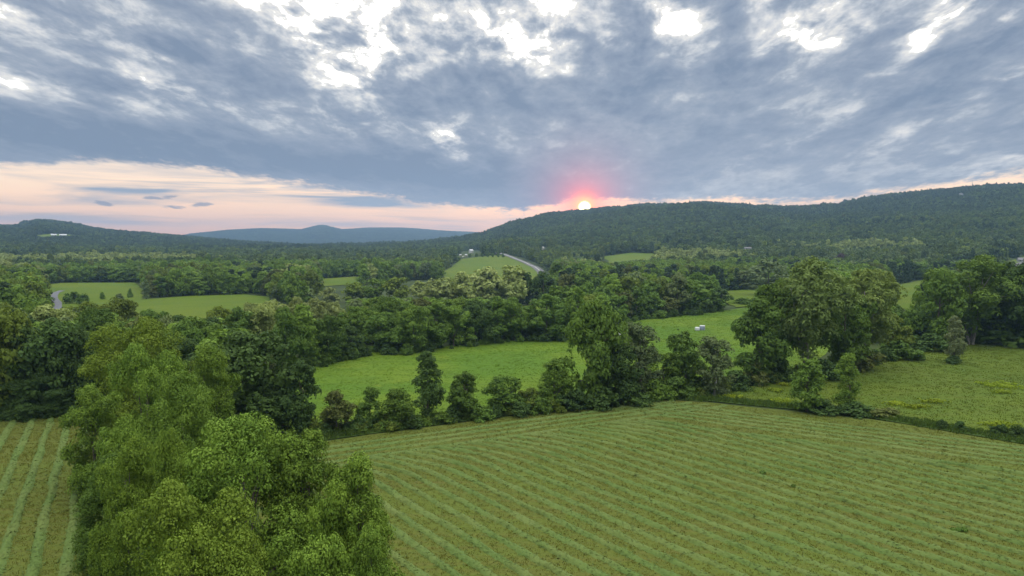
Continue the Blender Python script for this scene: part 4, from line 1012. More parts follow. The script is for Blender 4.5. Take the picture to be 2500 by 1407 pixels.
# ------------------------------------------------------------------ rows of cut hay
def mat_hay():
    m, nt, out = new_mat('cut_hay')
    n1 = noise(pos_vec(), 0.12, 5, 0.6); n2 = noise(pos_vec(), 3.0, 5, 0.7)
    oi = nt.nodes.new('ShaderNodeNewGeometry')
    r = E(oi.outputs['Random Per Island'])
    c = mixc(n1.smooth(0.36, 0.66), (0.084, 0.134, 0.030), (0.108, 0.146, 0.037))
    c = mixc(n2.smooth(0.56, 0.72) * 0.4, c, (0.150, 0.155, 0.055))
    principled(nt, out, scale_col(c, r * 0.35 + 0.82), 0.9, 0.15, n2, 0.08, 0.8)
    return m
M_HAY = mat_hay()
HAYRNG = np.random.default_rng(77)
def hay_row(pts, label, group, width=1.0, hgt=0.24, step=0.26):
    """a loose ridge of cut grass along a line, with stalks lying on it"""
    P = np.array(pts, float); seg = np.linalg.norm(np.diff(P, axis=0), axis=1); L = np.concatenate([[0], np.cumsum(seg)])
    n = max(4, int(L[-1] / step)); s = np.linspace(0, L[-1], n)
    c = np.column_stack([np.interp(s, L, P[:, 0]), np.interp(s, L, P[:, 1])])
    t = np.gradient(c, axis=0); t /= np.linalg.norm(t, axis=1)[:, None]; nr = np.column_stack([-t[:, 1], t[:, 0]])
    k0 = HAYRNG.random() * 1000
    c = c + nr * ((vnoise(s / 7 + k0, s * 0, 1) - 0.5) * 0.26 + (vnoise(s / 1.9 + k0, s * 0, 2) - 0.5) * 0.12)[:, None]
    wd = width * (0.8 + 0.4 * vnoise(s / 4 + k0, s * 0 + 3, 3)); hh = hgt * (0.45 + 1.1 * vnoise(s / 2.2 + k0, s * 0 + 5, 4))
    m = 7; q = np.linspace(-1, 1, m)
    off = q[None] * wd[:, None] / 2 + HAYRNG.normal(0, 0.05, (n, m))
    G = c[:, None] + nr[:, None] * off[..., None] + t[:, None] * HAYRNG.normal(0, 0.07, (n, m))[..., None]
    Zr = hh[:, None] * (1 - q[None] ** 2) ** 0.8 + HAYRNG.normal(0, 0.045, (n, m)) * (1 - q[None] ** 4)
    Z = height(G[..., 0], G[..., 1]) + 0.055 + np.maximum(Zr, -0.01)
    V = np.dstack([G, Z[..., None]]).reshape(-1, 3)
    i = np.arange(n - 1)[:, None]; j = np.arange(m - 1)[None]
    F = np.stack([i * m + j, i * m + j + 1, (i + 1) * m + j + 1, (i + 1) * m + j], -1).reshape(-1, 4)
    if F.shape[0]: F = F[:, ::-1]
    # loose wisps
    w = int(L[-1] * 14); k = HAYRNG.integers(0, n, w); u = HAYRNG.normal(0, 0.42, w)
    ctr = c[k] + nr[k] * (u * wd[k])[:, None] + HAYRNG.normal(0, 0.15, (w, 2))
    z = height(ctr[:, 0], ctr[:, 1]) + 0.07 + hh[k] * np.clip(1 - (2 * u) ** 2, 0, 1) + 0.05 * HAYRNG.random(w)
    ang = HAYRNG.random(w) * 6.28; ln = 0.10 + 0.16 * HAYRNG.random(w)
    dx = np.column_stack([np.cos(ang) * ln, np.sin(ang) * ln, HAYRNG.normal(0, 0.05, w)]); dy = np.column_stack([-np.sin(ang), np.cos(ang), HAYRNG.normal(0, 0.6, w)]) * 0.045
    C3 = np.column_stack([ctr, z])
    V2 = np.stack([C3 - dx, C3 - dy, C3 + dx, C3 + dy], 1).reshape(-1, 3)
    F2 = np.arange(len(V2)).reshape(-1, 4) + len(V)
    o = mesh_obj('hay_windrow', np.concatenate([V, V2]), np.concatenate([F, F2]), 4, M_HAY)
    # origin at the middle of the row
    return tag(o, label, 'hay row', group)
def line_rows(poly, origin, d, nrm, offs, label, group, inset=0.8, bend=None, **kw):
    for off in offs:
        s = np.arange(-260, 260, 1.0)
        p = origin[None] + nrm[None] * off + d[None] * s[:, None]
        ok = inside(poly, p[:, 0], p[:, 1], -inset) & (p[:, 1] > 30) & (np.abs(p[:, 0]) < p[:, 1] * 0.74 + 12)
        idx = np.where(ok)[0]
        if len(idx) < 6: continue
        cut = np.where(np.diff(idx) > 1)[0]; idx = idx[: cut[0] + 1] if len(cut) else idx
        if len(idx) < 6: continue
        q = p[idx]
        if bend is not None:
            ss = np.arange(len(q), dtype=float); q = q + bend[None] * (np.clip(1 - ss / 12, 0, 1) ** 2)[:, None]
        hay_row(q, label, group, **kw)
def perp_in(d, inner):
    n = np.array([-d[1], d[0]]); return n if n @ inner > 0 else -n
CEN = np.array([30.0, 80.0])
NH = perp_in(HEAD, CEN - CORNER_T); NS = perp_in(SIDE, CEN - CORNER_T); NA = perp_in(DIR_A, np.array([1.0, 0.4]))
INNER = []
def off_poly():
    """the mown field less the rounds along the hedge and the right edge"""
    a = CORNER_T + HEAD * 0 + NH * 11 + NS * 13
    c = (CORNER_T + NH * 11); k = np.linalg.solve(np.column_stack([HEAD, -SIDE]), (CORNER_T + NS * 13.5) - c); X = c + HEAD * k[0]
    return [tuple(CORNER_L - HEAD * 6 + NH * 11), tuple(X), tuple(CORNER_R + SIDE * 60 + NS * 13.5), (140, 20), (6, 20), (-11, 44), (-27, 80)]
line_rows(off_poly(), np.array([0.0, 80.0]), DIR_A, NA, np.arange(-60, 110, 2.62), 'long row of cut hay running down the big mown field', 'parallel hay rows in the big mown field', 0.1, bend=-HEAD * 4.0)
line_rows(RIGHT_FIELD, CORNER_T, HEAD, NH, np.arange(3.0, 11.5, 2.6), 'row of cut hay lying along the hedgerow side of the mown field', 'hay rows along the hedgerow', 0.6, width=1.1, hgt=0.15)
line_rows(RIGHT_FIELD, CORNER_T, SIDE, NS, np.arange(2.2, 13.0, 2.5), 'row of cut hay lying along the right edge of the mown field', 'hay rows along the right field edge', 0.6, width=1.1, hgt=0.15)
DIR_L = flat(70, 1400) - flat(160, 1040); DIR_L = DIR_L / np.linalg.norm(DIR_L)
line_rows(LEFT_FIELD, flat(70, 1400), DIR_L, perp_in(DIR_L, np.array([1.0, 0.3])), np.arange(-52, 40, 2.75), 'row of cut hay in the striped field left of the maples', 'hay rows in the left field', 0.8, width=1.05)
for px, py, s, lab in [(1862, 1157, 0.4, 'dark clump of hay left standing in the middle of the mown field'), (1938, 1190, 0.3, 'flat dark clump of hay right of and below the standing clump'), (2345, 1300, 0.5, 'wide dark clump of hay in the lower right of the mown field')]:
    x, y = flat(px, py); g = np.random.default_rng(px)
    V, T = leaf_cloud(g, np.array([[x + g.normal(0, s * 0.5), y + g.normal(0, s * 0.35), hz(x, y) + 0.1 + s * 0.15] for _ in range(6)]), np.full(6, s * 0.55), 420, 0.11) if 'leaf_cloud' in globals() else (None, None)
    if V is not None:
        HAYCLUMPS = True
        tag(mesh_obj('hay_clump', V, np.arange(len(V)), 4, LEAF['mid'], attrs={'tint': T}), lab, 'hay clump')

# ================================================================== woods: scattered trees that keep the pastures in view
WINDOWS = [  # pastures, lane and road as they are seen: nothing nearer may rise in front of them
    [(118, 735), (150, 692), (330, 691), (345, 715), (335, 728), (230, 738)], [(322, 762), (345, 735), (470, 726), (600, 721), (656, 730), (600, 750), (430, 764)],
    [(1105, 668), (1125, 634), (1230, 624), (1300, 650), (1312, 664), (1250, 652), (1150, 668)], [(1772, 738), (1768, 714), (1800, 708), (1868, 706), (1868, 735)],
    [(2188, 724), (2185, 702), (2228, 688), (2222, 740)], [(795, 692), (800, 680), (858, 676), (856, 694)], [(1275, 750), (1285, 742), (1310, 742), (1300, 752)],
    [(1470, 638), (1540, 620), (1590, 622), (1580, 632), (1500, 640)], [(122, 752), (128, 710), (152, 708), (152, 752)], [(1296, 668), (1240, 628), (1232, 618), (1260, 626), (1312, 648), (1338, 666), (1330, 672)],
    [(2476, 652), (2476, 630), (2500, 630), (2500, 652)], [(1125, 632), (1130, 612), (1172, 610), (1172, 630)], [(1320, 612), (1322, 602), (1330, 602), (1332, 612)],
    [(100, 582), (90, 575), (180, 574), (190, 578)], [(2280, 492), (2300, 484), (2350, 480), (2356, 490)],
]
WINDOWS += BUILT_WINDOWS
WINDOWS += [[(1036, 728), (1060, 690), (1130, 668), (1250, 655), (1300, 668), (1300, 725)], [(572, 778), (590, 745), (830, 740), (830, 768)], [(780, 725), (800, 705), (1030, 682), (1040, 725)]]   # the blossoming locusts
def px_of(x, y, z):
    """photograph pixel of a point, arrays"""
    dz = z - CAM_H; c, s = math.cos(PITCH), math.sin(PITCH)
    f = y * c - dz * s; u = y * s + dz * c
    return 1250 + FPX * x / f, 703.5 - FPX * u / f
def window_limit(px, wpx, by):
    """row that the top of a tree must stay below (larger row), or None"""
    lim = None
    for W in WINDOWS:
        ys = [q[1] for q in W]; xs = [q[0] for q in W]
        if px + wpx < min(xs) or px - wpx > max(xs): continue
        lo, hi = [], []
        for k in range(len(W)):
            (x1, y1), (x2, y2) = W[k], W[(k + 1) % len(W)]
            for q in (px - wpx, px - wpx / 2, px, px + wpx / 2, px + wpx):
                if min(x1, x2) <= q <= max(x1, x2) and x1 != x2:
                    lo.append(y1 + (y2 - y1) * (q - x1) / (x2 - x1))
        if not lo: lo = ys
        if by > min(lo) + 2 and (lim is None or max(lo) > lim): lim = max(lo)
    return lim

BLOOM = [flat(*q) for q in [(60, 668), (150, 658), (230, 662), (310, 660), (760, 712), (800, 702), (900, 700), (600, 770), (1530, 664), (1440, 672), (1620, 665), (1700, 660), (2000, 650), (2130, 655), (1360, 690), (100, 700)]]
BLOOM_R = [90, 120, 130, 120, 25, 30, 30, 18, 40, 30, 60, 70, 60, 60, 25, 50]
NEAR_FIELDS = [RIGHT_FIELD, LEFT_FIELD, MEADOW, RIGHT_MEADOW, [(-8, 40), (-60, 40), (-66, 118), (-30, 112)]]

def scatter(rng, r0, r1, az0, az1, spacing, jitter=0.45):
    n = int(0.5 * math.radians(az1 - az0) * (r1 * r1 - r0 * r0) / spacing ** 2)
    g = spacing
    xs = np.arange(-r1, r1, g); ys = np.arange(0, r1, g * 0.9)
    X, Y = np.meshgrid(xs, ys); X[::2] += g / 2
    X = X + rng.normal(0, jitter * g * 0.6, X.shape); Y = Y + rng.normal(0, jitter * g * 0.6, Y.shape)
    X, Y = X.ravel(), Y.ravel()
    r = np.hypot(X, Y); a = np.degrees(np.arctan2(X, Y))
    ok = (r >= r0) & (r < r1) & (a > az0) & (a < az1)
    X, Y = X[ok], Y[ok]
    bad = np.zeros(len(X), bool)
    for p in NEAR_FIELDS: bad |= inside(p, X, Y, 3.0)
    for p in FAR_POLY.values(): bad |= inside(p, X, Y, 4.0)
    for p in HILL_POLY.values(): bad |= inside(p, X, Y, 5.0)
    for rd, w in ((ROAD_PTS, 8.0),):
        for a_, b_ in zip(rd[:-1], rd[1:]):
            t = np.clip(((X - a_.x) * (b_.x - a_.x) + (Y - a_.y) * (b_.y - a_.y)) / ((b_.x - a_.x) ** 2 + (b_.y - a_.y) ** 2), 0, 1)
            bad |= np.hypot(X - a_.x - t * (b_.x - a_.x), Y - a_.y - t * (b_.y - a_.y)) < w
    return X[~bad], Y[~bad]

SPECIES = ['mid', 'fresh', 'dark', 'olive', 'bloom', 'silver', 'brown', 'pine']
def species(rng, X, Y):
    n = len(X)
    a = vnoise(X / 240, Y / 240, 20) * 0.3 + vnoise(X / 60, Y / 60, 21) * 0.4 + vnoise(X / 17, Y / 17, 22) * 0.3 + rng.normal(0, 0.12, n)
    s = np.select([a < 0.26, a < 0.36, a < 0.44, a < 0.70], [2, 0, 0, 1], 3)
    u = rng.random(n)
    s = np.where(u < 0.02, 6, s); s = np.where((u > 0.02) & (u < 0.09), 5, s)
    pn = vnoise(X / 80, Y / 80, 31)
    s = np.where((pn > 0.74) & (rng.random(n) < 0.7), 7, s)
    for (bx, by), R_ in zip(BLOOM, BLOOM_R):
        s = np.where((np.hypot(X - bx, Y - by) < R_) & (rng.random(n) < 0.75), 4, s)
    return s

rng = np.random.default_rng(42)
Xa, Ya = scatter(rng, 132, 760, -38, 38, 8.2)
# keep clear of the trees placed by hand
TX = np.array([(x, y, w) for x, y, w in TREES])
d2 = np.full(len(Xa), 1e9)
for x, y, w in TX: d2 = np.minimum(d2, np.hypot(Xa - x, Ya - y) - w * 0.28)
ok = d2 > 2.2
# open ground before the right hand wood and in the near middle
azs = np.degrees(np.arctan2(Xa, Ya)); rs = np.hypot(Xa, Ya)
ok &= ~((rs < 225) & (azs > -17))
ok &= ~((rs < 250) & (azs > 22))
Xa, Ya = Xa[ok], Ya[ok]
Sa = species(rng, Xa, Ya)
Za = height(Xa, Ya); ra = np.hypot(Xa, Ya)
Ha = 11.5 + 5.0 * vnoise(Xa / 40, Ya / 40, 40) + rng.normal(0, 1.3, len(Xa)) - np.where(ra < 300, 1.0, 0)
Wa = 8.5 + 3.5 * rng.random(len(Xa))
keepa = np.ones(len(Xa), bool)
pxa, pya = px_of(Xa, Ya, Za)
for i in range(len(Xa)):
    wpx = Wa[i] / 2 / ra[i] * FPX
    lim = window_limit(pxa[i], wpx, pya[i])
    if lim is not None:
        hmax = CAM_H - ra[i] * (lim - 600 + 1.5) / FPX - Za[i]
        if hmax < 2.5: keepa[i] = False
        elif Ha[i] > hmax: Ha[i] = hmax * (0.85 + 0.13 * rng.random()); Wa[i] = min(Wa[i], 4.0 + Ha[i] * 0.6)
Xa, Ya, Za, Ha, Wa, Sa, ra, pxa = (v[keepa] for v in (Xa, Ya, Za, Ha, Wa, Sa, ra, pxa))
# which of them show most: walk outwards and keep a skyline per column
sky = np.full(2500, 1407.0)
def cover(px, wpx, ty):
    a, b = int(max(0, px - wpx)), int(min(2500, px + wpx))
    if b <= a: return 0.0
    q = (np.arange(a, b) - px) / max(wpx, 1e-3)
    top = ty + (1 - np.sqrt(np.clip(1 - q * q, 0, 1))) * wpx * 0.6
    seen = np.clip(sky[a:b] - top, 0, 4 * wpx).sum()
    sky[a:b] = np.minimum(sky[a:b], top)
    return seen
items = [(math.hypot(x, y), -1, x, y, w, None) for x, y, w in TREES]
hand_top = {}
for o in list(COL.objects):
    if o.type == 'EMPTY' and o.get('category') in ('tree', 'shrub'):
        hand_top[(round(o.location.x, 3), round(o.location.y, 3))] = o.location.z
seen = np.zeros(len(Xa))
ev = [(r, i) for i, r in enumerate(ra)]
for (px, ty, by, wp, shp, *_), (x, y, w) in zip(HAND, TREES):
    ev.append((math.hypot(x, y), (px, wp / 2, ty)))
for r, i in sorted(ev, key=lambda q: q[0]):
    if isinstance(i, tuple): cover(*i)
    else:
        top = px_of(Xa[i], Ya[i], Za[i] + Ha[i])
        seen[i] = cover(float(top[0]), Wa[i] / 2 / ra[i] * FPX, float(top[1]))
N_HAND = len(HAND)
n_single = max(0, 296 - N_HAND)
order = np.argsort(-seen)
single = np.zeros(len(Xa), bool); single[order[:n_single]] = True

DESC = {'mid': 'green', 'fresh': 'light green', 'dark': 'dark green', 'olive': 'yellowish olive', 'bloom': 'cream-blossomed', 'silver': 'grey-green', 'brown': 'bronze-green', 'pine': 'blackish pointed'}
REFS = [(20, 'the left photo edge'), (75, 'the dark left wood'), (140, 'the gravel lane'), (210, 'the left maples'), (285, 'the upper left pasture'), (340, 'the tallest maple'), (420, 'the lower left pasture'),
        (500, 'the shadowed hollow'), (598, 'the big dark round tree'), (660, 'the cream locust'), (733, 'the blackish upright tree'), (800, 'the meadow left end'), (870, 'the grassy gap'), (945, 'the wide meadow-edge tree'),
        (1010, 'the slender hedgerow tree'), (1075, 'the left locust'), (1133, 'the egg-shaped hedgerow tree'), (1190, 'the far green pasture'), (1246, 'the tallest locust'), (1290, 'the country road'), (1335, 'the dome-shaped tree'),
        (1405, 'the sunset glow'), (1460, 'the tallest hedgerow tree'), (1525, 'the small clearing'), (1590, 'the white bales'), (1684, 'the grey box'), (1745, 'the birch'), (1820, 'the yellow-green strip'), (1900, 'the bare-trunked tree'),
        (1975, 'the tallest cottonwood'), (2055, 'the purple tree'), (2125, 'the second cottonwood'), (2200, 'the bright pasture gap'), (2280, 'the right hand group'), (2365, 'the tallest right tree'), (2440, 'the right photo edge')]
LABELLED = []
def ref_of(px): return min(REFS, key=lambda q: abs(q[0] - px))[1]
def depth_of(r): return 'front wood' if r < 300 else 'middle wood' if r < 450 else 'back wood'
ORD = ['leftmost', 'second', 'third', 'fourth', 'fifth', 'sixth', 'seventh', 'eighth', 'ninth', 'tenth', 'eleventh', 'twelfth']
def settle_labels():
    """look-alikes that would share a label are told apart by their order in the picture"""
    by = {}
    for o, lab, px in LABELLED: by.setdefault(lab, []).append((px, o))
    for lab, lst in by.items():
        lst.sort(key=lambda q: q[0])
        for k, (px, o) in enumerate(lst):
            o['label'] = lab if len(lst) == 1 else (f'{lab}, left one' if k == 0 else f'{lab}, right one') if len(lst) == 2 else f'{lab}, rightmost' if k == len(lst) - 1 else f'{lab}, {ORD[min(k, 11)]}'
for i in np.where(single)[0]:
    sp = SPECIES[Sa[i]]
    shp = 'cone' if sp == 'pine' else ('round' if rng.random() < 0.62 else 'oval')
    pr = RND.choice(FARP[shp]) if (ra[i] > 250 or shp == 'cone') else RND.choice(MIDP[shp])
    w = Wa[i] * (0.7 if sp == 'pine' else 1.0)
    kind = 'conifer' if sp == 'pine' else 'locust' if sp == 'bloom' else 'tree'
    lab = f"{DESC[sp]} {kind} in the {depth_of(ra[i])} above {ref_of(pxa[i])}"
    o = put_tree(pr, sp, Xa[i], Ya[i], Ha[i], w, 'conifer_tree' if sp == 'pine' else 'locust_tree' if sp == 'bloom' else 'broadleaf_tree', lab, 'tree', f'trees of the {depth_of(ra[i])}')
    LABELLED.append((o, lab, float(pxa[i])))
for o in COL.objects:
    if o.get('category') == 'hay row' and o.get('group', '').startswith('parallel'):
        v = o.data.vertices[3].co; q = px_of(np.array(v.x), np.array(v.y), np.array(v.z))[0]
        hedge = [(700, 'the low dark corner tree'), (822, 'the leaning bronze tree'), (903, 'the narrow upright hedgerow tree'), (975, 'the bushy low hedgerow tree'), (1043, 'the tall slender tree'), (1133, 'the egg-shaped tree'), (1228, 'the two-topped tree'), (1355, 'the pointed tree'),
                 (1455, 'the tallest hedgerow tree'), (1562, 'the grey-green hedgerow tree'), (1670, 'the round-headed tree'), (1745, 'the birch'), (1970, 'the bushy tree before the cottonwoods'), (2100, 'the thin young tree'), (2300, 'the small right edge bushes'), (2450, 'the right photo edge')]
        LABELLED.append((o, 'hay row starting below ' + min(hedge, key=lambda t: abs(t[0] - q))[1], float(q)))
    elif o.get('category') == 'hay row' or o.get('category') == 'bale' and o.get('group') or o.name.startswith('orchard_tree'):
        v = o.data.vertices[len(o.data.vertices) // 3].co if o.type == 'MESH' and o.get('category') == 'hay row' else o.location
        q = px_of(np.array(v.x), np.array(v.y), np.array(v.z))
        base = {'hay rows in the left field': 'hay row in the striped left field', 'hay rows along the hedgerow': 'hay row along the hedgerow', 'hay rows along the right field edge': 'hay row along the right field edge'}.get(o.get('group'), o['label'])
        LABELLED.append((o, base, float(q[1 if 'edge' in base or 'hedgerow' in base and 'bale' not in base else 0])))
settle_labels()

# ------------------------------------------------------------------ the rest of the woods: instances on points
def instancer(name, pts, scl, rot, idx, protos, label=None, kind='stuff'):
    src = bpy.data.collections.new(name + '_shapes')           # never linked to the scene
    for k, o in enumerate(protos):
        o.name = f'shape_{k:03d}_{name}'; src.objects.link(o)
    me = bpy.data.meshes.new(name); n = len(pts)
    me.vertices.add(n); me.vertices.foreach_set('co', np.asarray(pts, np.float32).ravel())
    a = me.attributes.new('scl', 'FLOAT_VECTOR', 'POINT'); a.data.foreach_set('vector', np.asarray(scl, np.float32).ravel())
    a = me.attributes.new('rot', 'FLOAT', 'POINT'); a.data.foreach_set('value', np.asarray(rot, np.float32))
    a = me.attributes.new('idx', 'INT', 'POINT'); a.data.foreach_set('value', np.asarray(idx, np.int32))
    o = bpy.data.objects.new(name, me); COL.objects.link(o)
    ng = bpy.data.node_groups.new(name, 'GeometryNodeTree')
    ng.interface.new_socket('Geometry', in_out='INPUT', socket_type='NodeSocketGeometry')
    ng.interface.new_socket('Geometry', in_out='OUTPUT', socket_type='NodeSocketGeometry')
    gi = ng.nodes.new('NodeGroupInput'); go = ng.nodes.new('NodeGroupOutput')
    ci = ng.nodes.new('GeometryNodeCollectionInfo'); ci.inputs['Collection'].default_value = src
    ci.inputs['Separate Children'].default_value = True; ci.inputs['Reset Children'].default_value = True
    ip = ng.nodes.new('GeometryNodeInstanceOnPoints'); ip.inputs['Pick Instance'].default_value = True
    def attr(nm, ty):
        q = ng.nodes.new('GeometryNodeInputNamedAttribute'); q.data_type = ty; q.inputs['Name'].default_value = nm
        return q.outputs[0]
    cx = ng.nodes.new('ShaderNodeCombineXYZ'); ng.links.new(attr('rot', 'FLOAT'), cx.inputs[2])
    ng.links.new(gi.outputs[0], ip.inputs['Points']); ng.links.new(ci.outputs[0], ip.inputs['Instance'])
    ng.links.new(attr('idx', 'INT'), ip.inputs['Instance Index']); ng.links.new(cx.outputs[0], ip.inputs['Rotation'])
    ng.links.new(attr('scl', 'FLOAT_VECTOR'), ip.inputs['Scale']); ng.links.new(ip.outputs[0], go.inputs[0])
    md = o.modifiers.new('scatter', 'NODES'); md.node_group = ng
    return tag(o, label, None, None, kind)

def proto_objs(kinds, make):
    out = []
    for sp in kinds:
        for V, T in make(sp):
            out.append(mesh_obj('s', V, np.arange(len(V)), 4, LEAF[sp], attrs={'tint': T}, link=False))
    return out

def c_shapes(sp):
    ps = FARP['cone'] if sp == 'pine' else [FARP['round'][0], FARP['oval'][0]]
    return [(p.V / np.array([p.W, p.W, p.H]), p.T) for p in ps]
XS, YS, ZS, HS, WS, SS = (v[~single] for v in (Xa, Ya, Za, Ha, Wa, Sa))
if len(XS):
    instancer('woodland', np.column_stack([XS, YS, ZS]), np.column_stack([WS, WS, HS]), rng.random(len(XS)) * 6.28, SS * 2 + rng.integers(0, 2, len(XS)),
              proto_objs(SPECIES, c_shapes), 'remaining trees hidden deep in the woods of the valley floor')

def d_shapes(sp, n=2):
    out = []
    for k in range(n):
        sh = 'cone' if sp == 'pine' else 'round'
        V, T, C = crown_arrays(900 + k + 10 * len(sp), sh, 1.0, 1.0, 0.02, 12, 0.5, 5, 0.5, 420, 0.085)
        out.append((V, T))
    return out
Xb, Yb = scatter(rng, 760, 2720, -38, 38, 9.5)
rb = np.hypot(Xb, Yb); ab = np.degrees(np.arctan2(Xb, Yb))
k = ~((rb > 2000) & (ab < -3) & (rng.random(len(Xb)) < 0.3)); Xb, Yb, rb, ab = Xb[k], Yb[k], rb[k], ab[k]
Sb = species(rng, Xb, Yb); Zb = height(Xb, Yb)
Sb = np.where((rb > 1150) & np.isin(Sb, (4, 5)), 0, Sb); uu = rng.random(len(Sb))
Sb = np.where((rb > 1000) & (Sb == 0) & (uu < 0.6), 2, Sb); Sb = np.where((rb > 1000) & np.isin(Sb, (1, 3)) & (uu < 0.65), 0, Sb); Sb = np.where((rb > 1700) & (uu > 0.55), 2, Sb); Sb = np.where((rb > 1900) & (uu > 0.8), 7, Sb)
Hb = 9 + 7 * vnoise(Xb / 60, Yb / 60, 50) + rng.normal(0, 1.8, len(Xb)); Wb = 8.0 + 7 * rng.random(len(Xb)) ** 1.5
pxb, pyb = px_of(Xb, Yb, Zb)
kb = np.ones(len(Xb), bool)
for W in WINDOWS:
    xs = [q[0] for q in W]
    near = np.where((pxb > min(xs) - 12) & (pxb < max(xs) + 12) & (pyb > min(q[1] for q in W)) & (pyb < 740))[0]
    for i in near:
        lim = window_limit(pxb[i], Wb[i] / 2 / rb[i] * FPX, pyb[i])
        if lim is not None:
            hm = CAM_H - rb[i] * (lim - 600 + 0.5) / FPX - Zb[i]
            if hm < 2: kb[i] = False
            else: Hb[i] = min(Hb[i], hm)
Xb, Yb, Zb, Hb, Wb, Sb = (v[kb] for v in (Xb, Yb, Zb, Hb, Wb, Sb))
instancer('hillside_forest', np.column_stack([Xb, Yb, Zb - 0.3]), np.column_stack([Wb, Wb, Hb]), rng.random(len(Xb)) * 6.28, Sb * 2 + rng.integers(0, 2, len(Xb)),
          proto_objs([{'mid': 'hill_mid', 'fresh': 'hill_fresh', 'dark': 'hill_dark'}.get(q, q) for q in SPECIES], d_shapes), 'dense green forest covering the valley and the long hill')

# hills beyond: whole groves as instances
def grove(sp):
    g = np.random.default_rng(60 + len(sp)); Vs, Ts = [], []
    for k in range(26):
        V, T, C = crown_arrays(1000 + k, 'round', 1.0, 1.0, 0.02, 6, 0.55, 0, 0, 46, 0.2)
        s = 9 + 4 * g.random()
        Vs.append(V * np.array([s, s, 9 + 5 * g.random()]) + np.array([g.uniform(-26, 26), g.uniform(-26, 26), -1.0])); Ts.append(T * 0.6 + 0.4 * g.random())
    return [(np.concatenate(Vs), np.concatenate(Ts))]
Xc, Yc = scatter(rng, 2680, 6900, -40, 9, 40.0)
rc = np.hypot(Xc, Yc); ac_ = np.degrees(np.arctan2(Xc, Yc))
k = ~((rc > 2950) & (ac_ > 3)); Xc, Yc = Xc[k], Yc[k]
gk = ['hill_dark', 'pine', 'pine', 'hill_dark']
vn = vnoise(Xc / 220, Yc / 220, 61) * 0.6 + rng.random(len(Xc)) * 0.4
instancer('distant_hill_forest', np.column_stack([Xc, Yc, height(Xc, Yc)]), np.ones((len(Xc), 3)), rng.random(len(Xc)) * 6.28,
          np.select([vn < 0.32, vn < 0.62, vn < 0.82], [1, 0, 2], 3), proto_objs(gk, grove), 'forest on the blue distant hills')

# ================================================================== grass, weeds
def tuft(seed, n, h, w, spread):
    g = np.random.default_rng(seed); Vs = []
    for k in range(n):
        a = g.random() * 6.28; c = np.array([g.normal(0, spread), g.normal(0, spread), 0]); hh = h * (0.6 + 0.6 * g.random())
        d = np.array([math.cos(a), math.sin(a), 0]); lean = np.array([g.normal(0, 0.35), g.normal(0, 0.35), 0]) * hh
        Vs.append(np.array([c - d * w / 2, c + d * w / 2, c + d * w * 0.2 + lean + [0, 0, hh], c - d * w * 0.2 + lean * 1.1 + [0, 0, hh * 0.95]]))
    V = np.concatenate(Vs); return V, np.repeat(g.random(n), 4)
def grass_mat(name, lo, hi): return leaf_mat(name, lo, hi, 0.25, 0.18, (1.2, 1.02, 0.75))
LEAF['g_meadow'] = grass_mat('meadow_blades', (0.080, 0.152, 0.010), (0.116, 0.192, 0.014))
LEAF['g_yellow'] = grass_mat('yellow_weed', (0.135, 0.205, 0.012), (0.225, 0.300, 0.022))
LEAF['g_rough'] = grass_mat('rough_blades', (0.076, 0.114, 0.013), (0.106, 0.144, 0.017))
LEAF['g_verge'] = grass_mat('verge_blades', (0.046, 0.090, 0.018), (0.086, 0.145, 0.028))
LEAF['g_stub'] = grass_mat('stubble_blades', (0.092, 0.106, 0.014), (0.130, 0.142, 0.026))
def grass(name, poly, n, kinds, h, w, label, grow=-0.5, blades=9, spread=0.25, clump=None):
    g = np.random.default_rng(len(label)); P = np.array(poly); x0, y0 = P.min(0); x1, y1 = P.max(0)
    # more tufts where they show larger
    X = g.uniform(x0, x1, n * 4); Y = g.uniform(y0, y1, n * 4)
    ok = inside(poly, X, Y, grow) & (np.abs(X) < Y * 0.74 + 6) & (Y > 35)
    if clump: ok &= vnoise(X / clump, Y / clump, 71) + g.normal(0, 0.15, len(X)) > 0.55
    X, Y = X[ok][:n], Y[ok][:n]; m = len(X)
    protos = []
    for k, sp in enumerate(kinds):
        V, T = tuft(k + 3, blades, 1.0, w / h, spread / h); protos.append(mesh_obj('s', V, np.arange(len(V)), 4, LEAF[sp], attrs={'tint': T}, link=False))
    s = h * (0.6 + 0.8 * g.random(m))
    pick = np.clip((vnoise(X / 9, Y / 9, 72) * 0.7 + g.random(m) * 0.3) * len(kinds), 0, len(kinds) - 1).astype(int)
    instancer(name, np.column_stack([X, Y, height(X, Y) + 0.05]), np.column_stack([s, s, s]), g.random(m) * 6.28, pick, protos, label)
grass('stubble_grass', RIGHT_FIELD, 50000, ['g_stub', 'g_stub', 'g_stub'], 0.10, 0.05, 'short stubble left on the mown field', blades=7, spread=0.14)
grass('stubble_grass', LEFT_FIELD, 18000, ['g_stub', 'g_stub'], 0.10, 0.05, 'short stubble on the left field', blades=7, spread=0.14)
grass('meadow_grass', MEADOW, 22000, ['g_meadow', 'g_meadow', 'g_meadow'], 0.12, 0.14, 'uncut bright green meadow grass', blades=8, spread=0.35)
grass('rough_grass', RIGHT_MEADOW, 9000, ['g_rough', 'g_rough', 'g_rough'], 0.15, 0.14, 'uncut rough grass on the right meadow', blades=8, spread=0.35)
def strip_poly(pts, w):
    P = np.array([q[:2] for q in pts]); t = np.gradient(P, axis=0); t /= np.linalg.norm(t, axis=1)[:, None]; n = np.column_stack([-t[:, 1], t[:, 0]])
    return [tuple(q) for q in P + n * w / 2] + [tuple(q) for q in (P - n * w / 2)[::-1]]
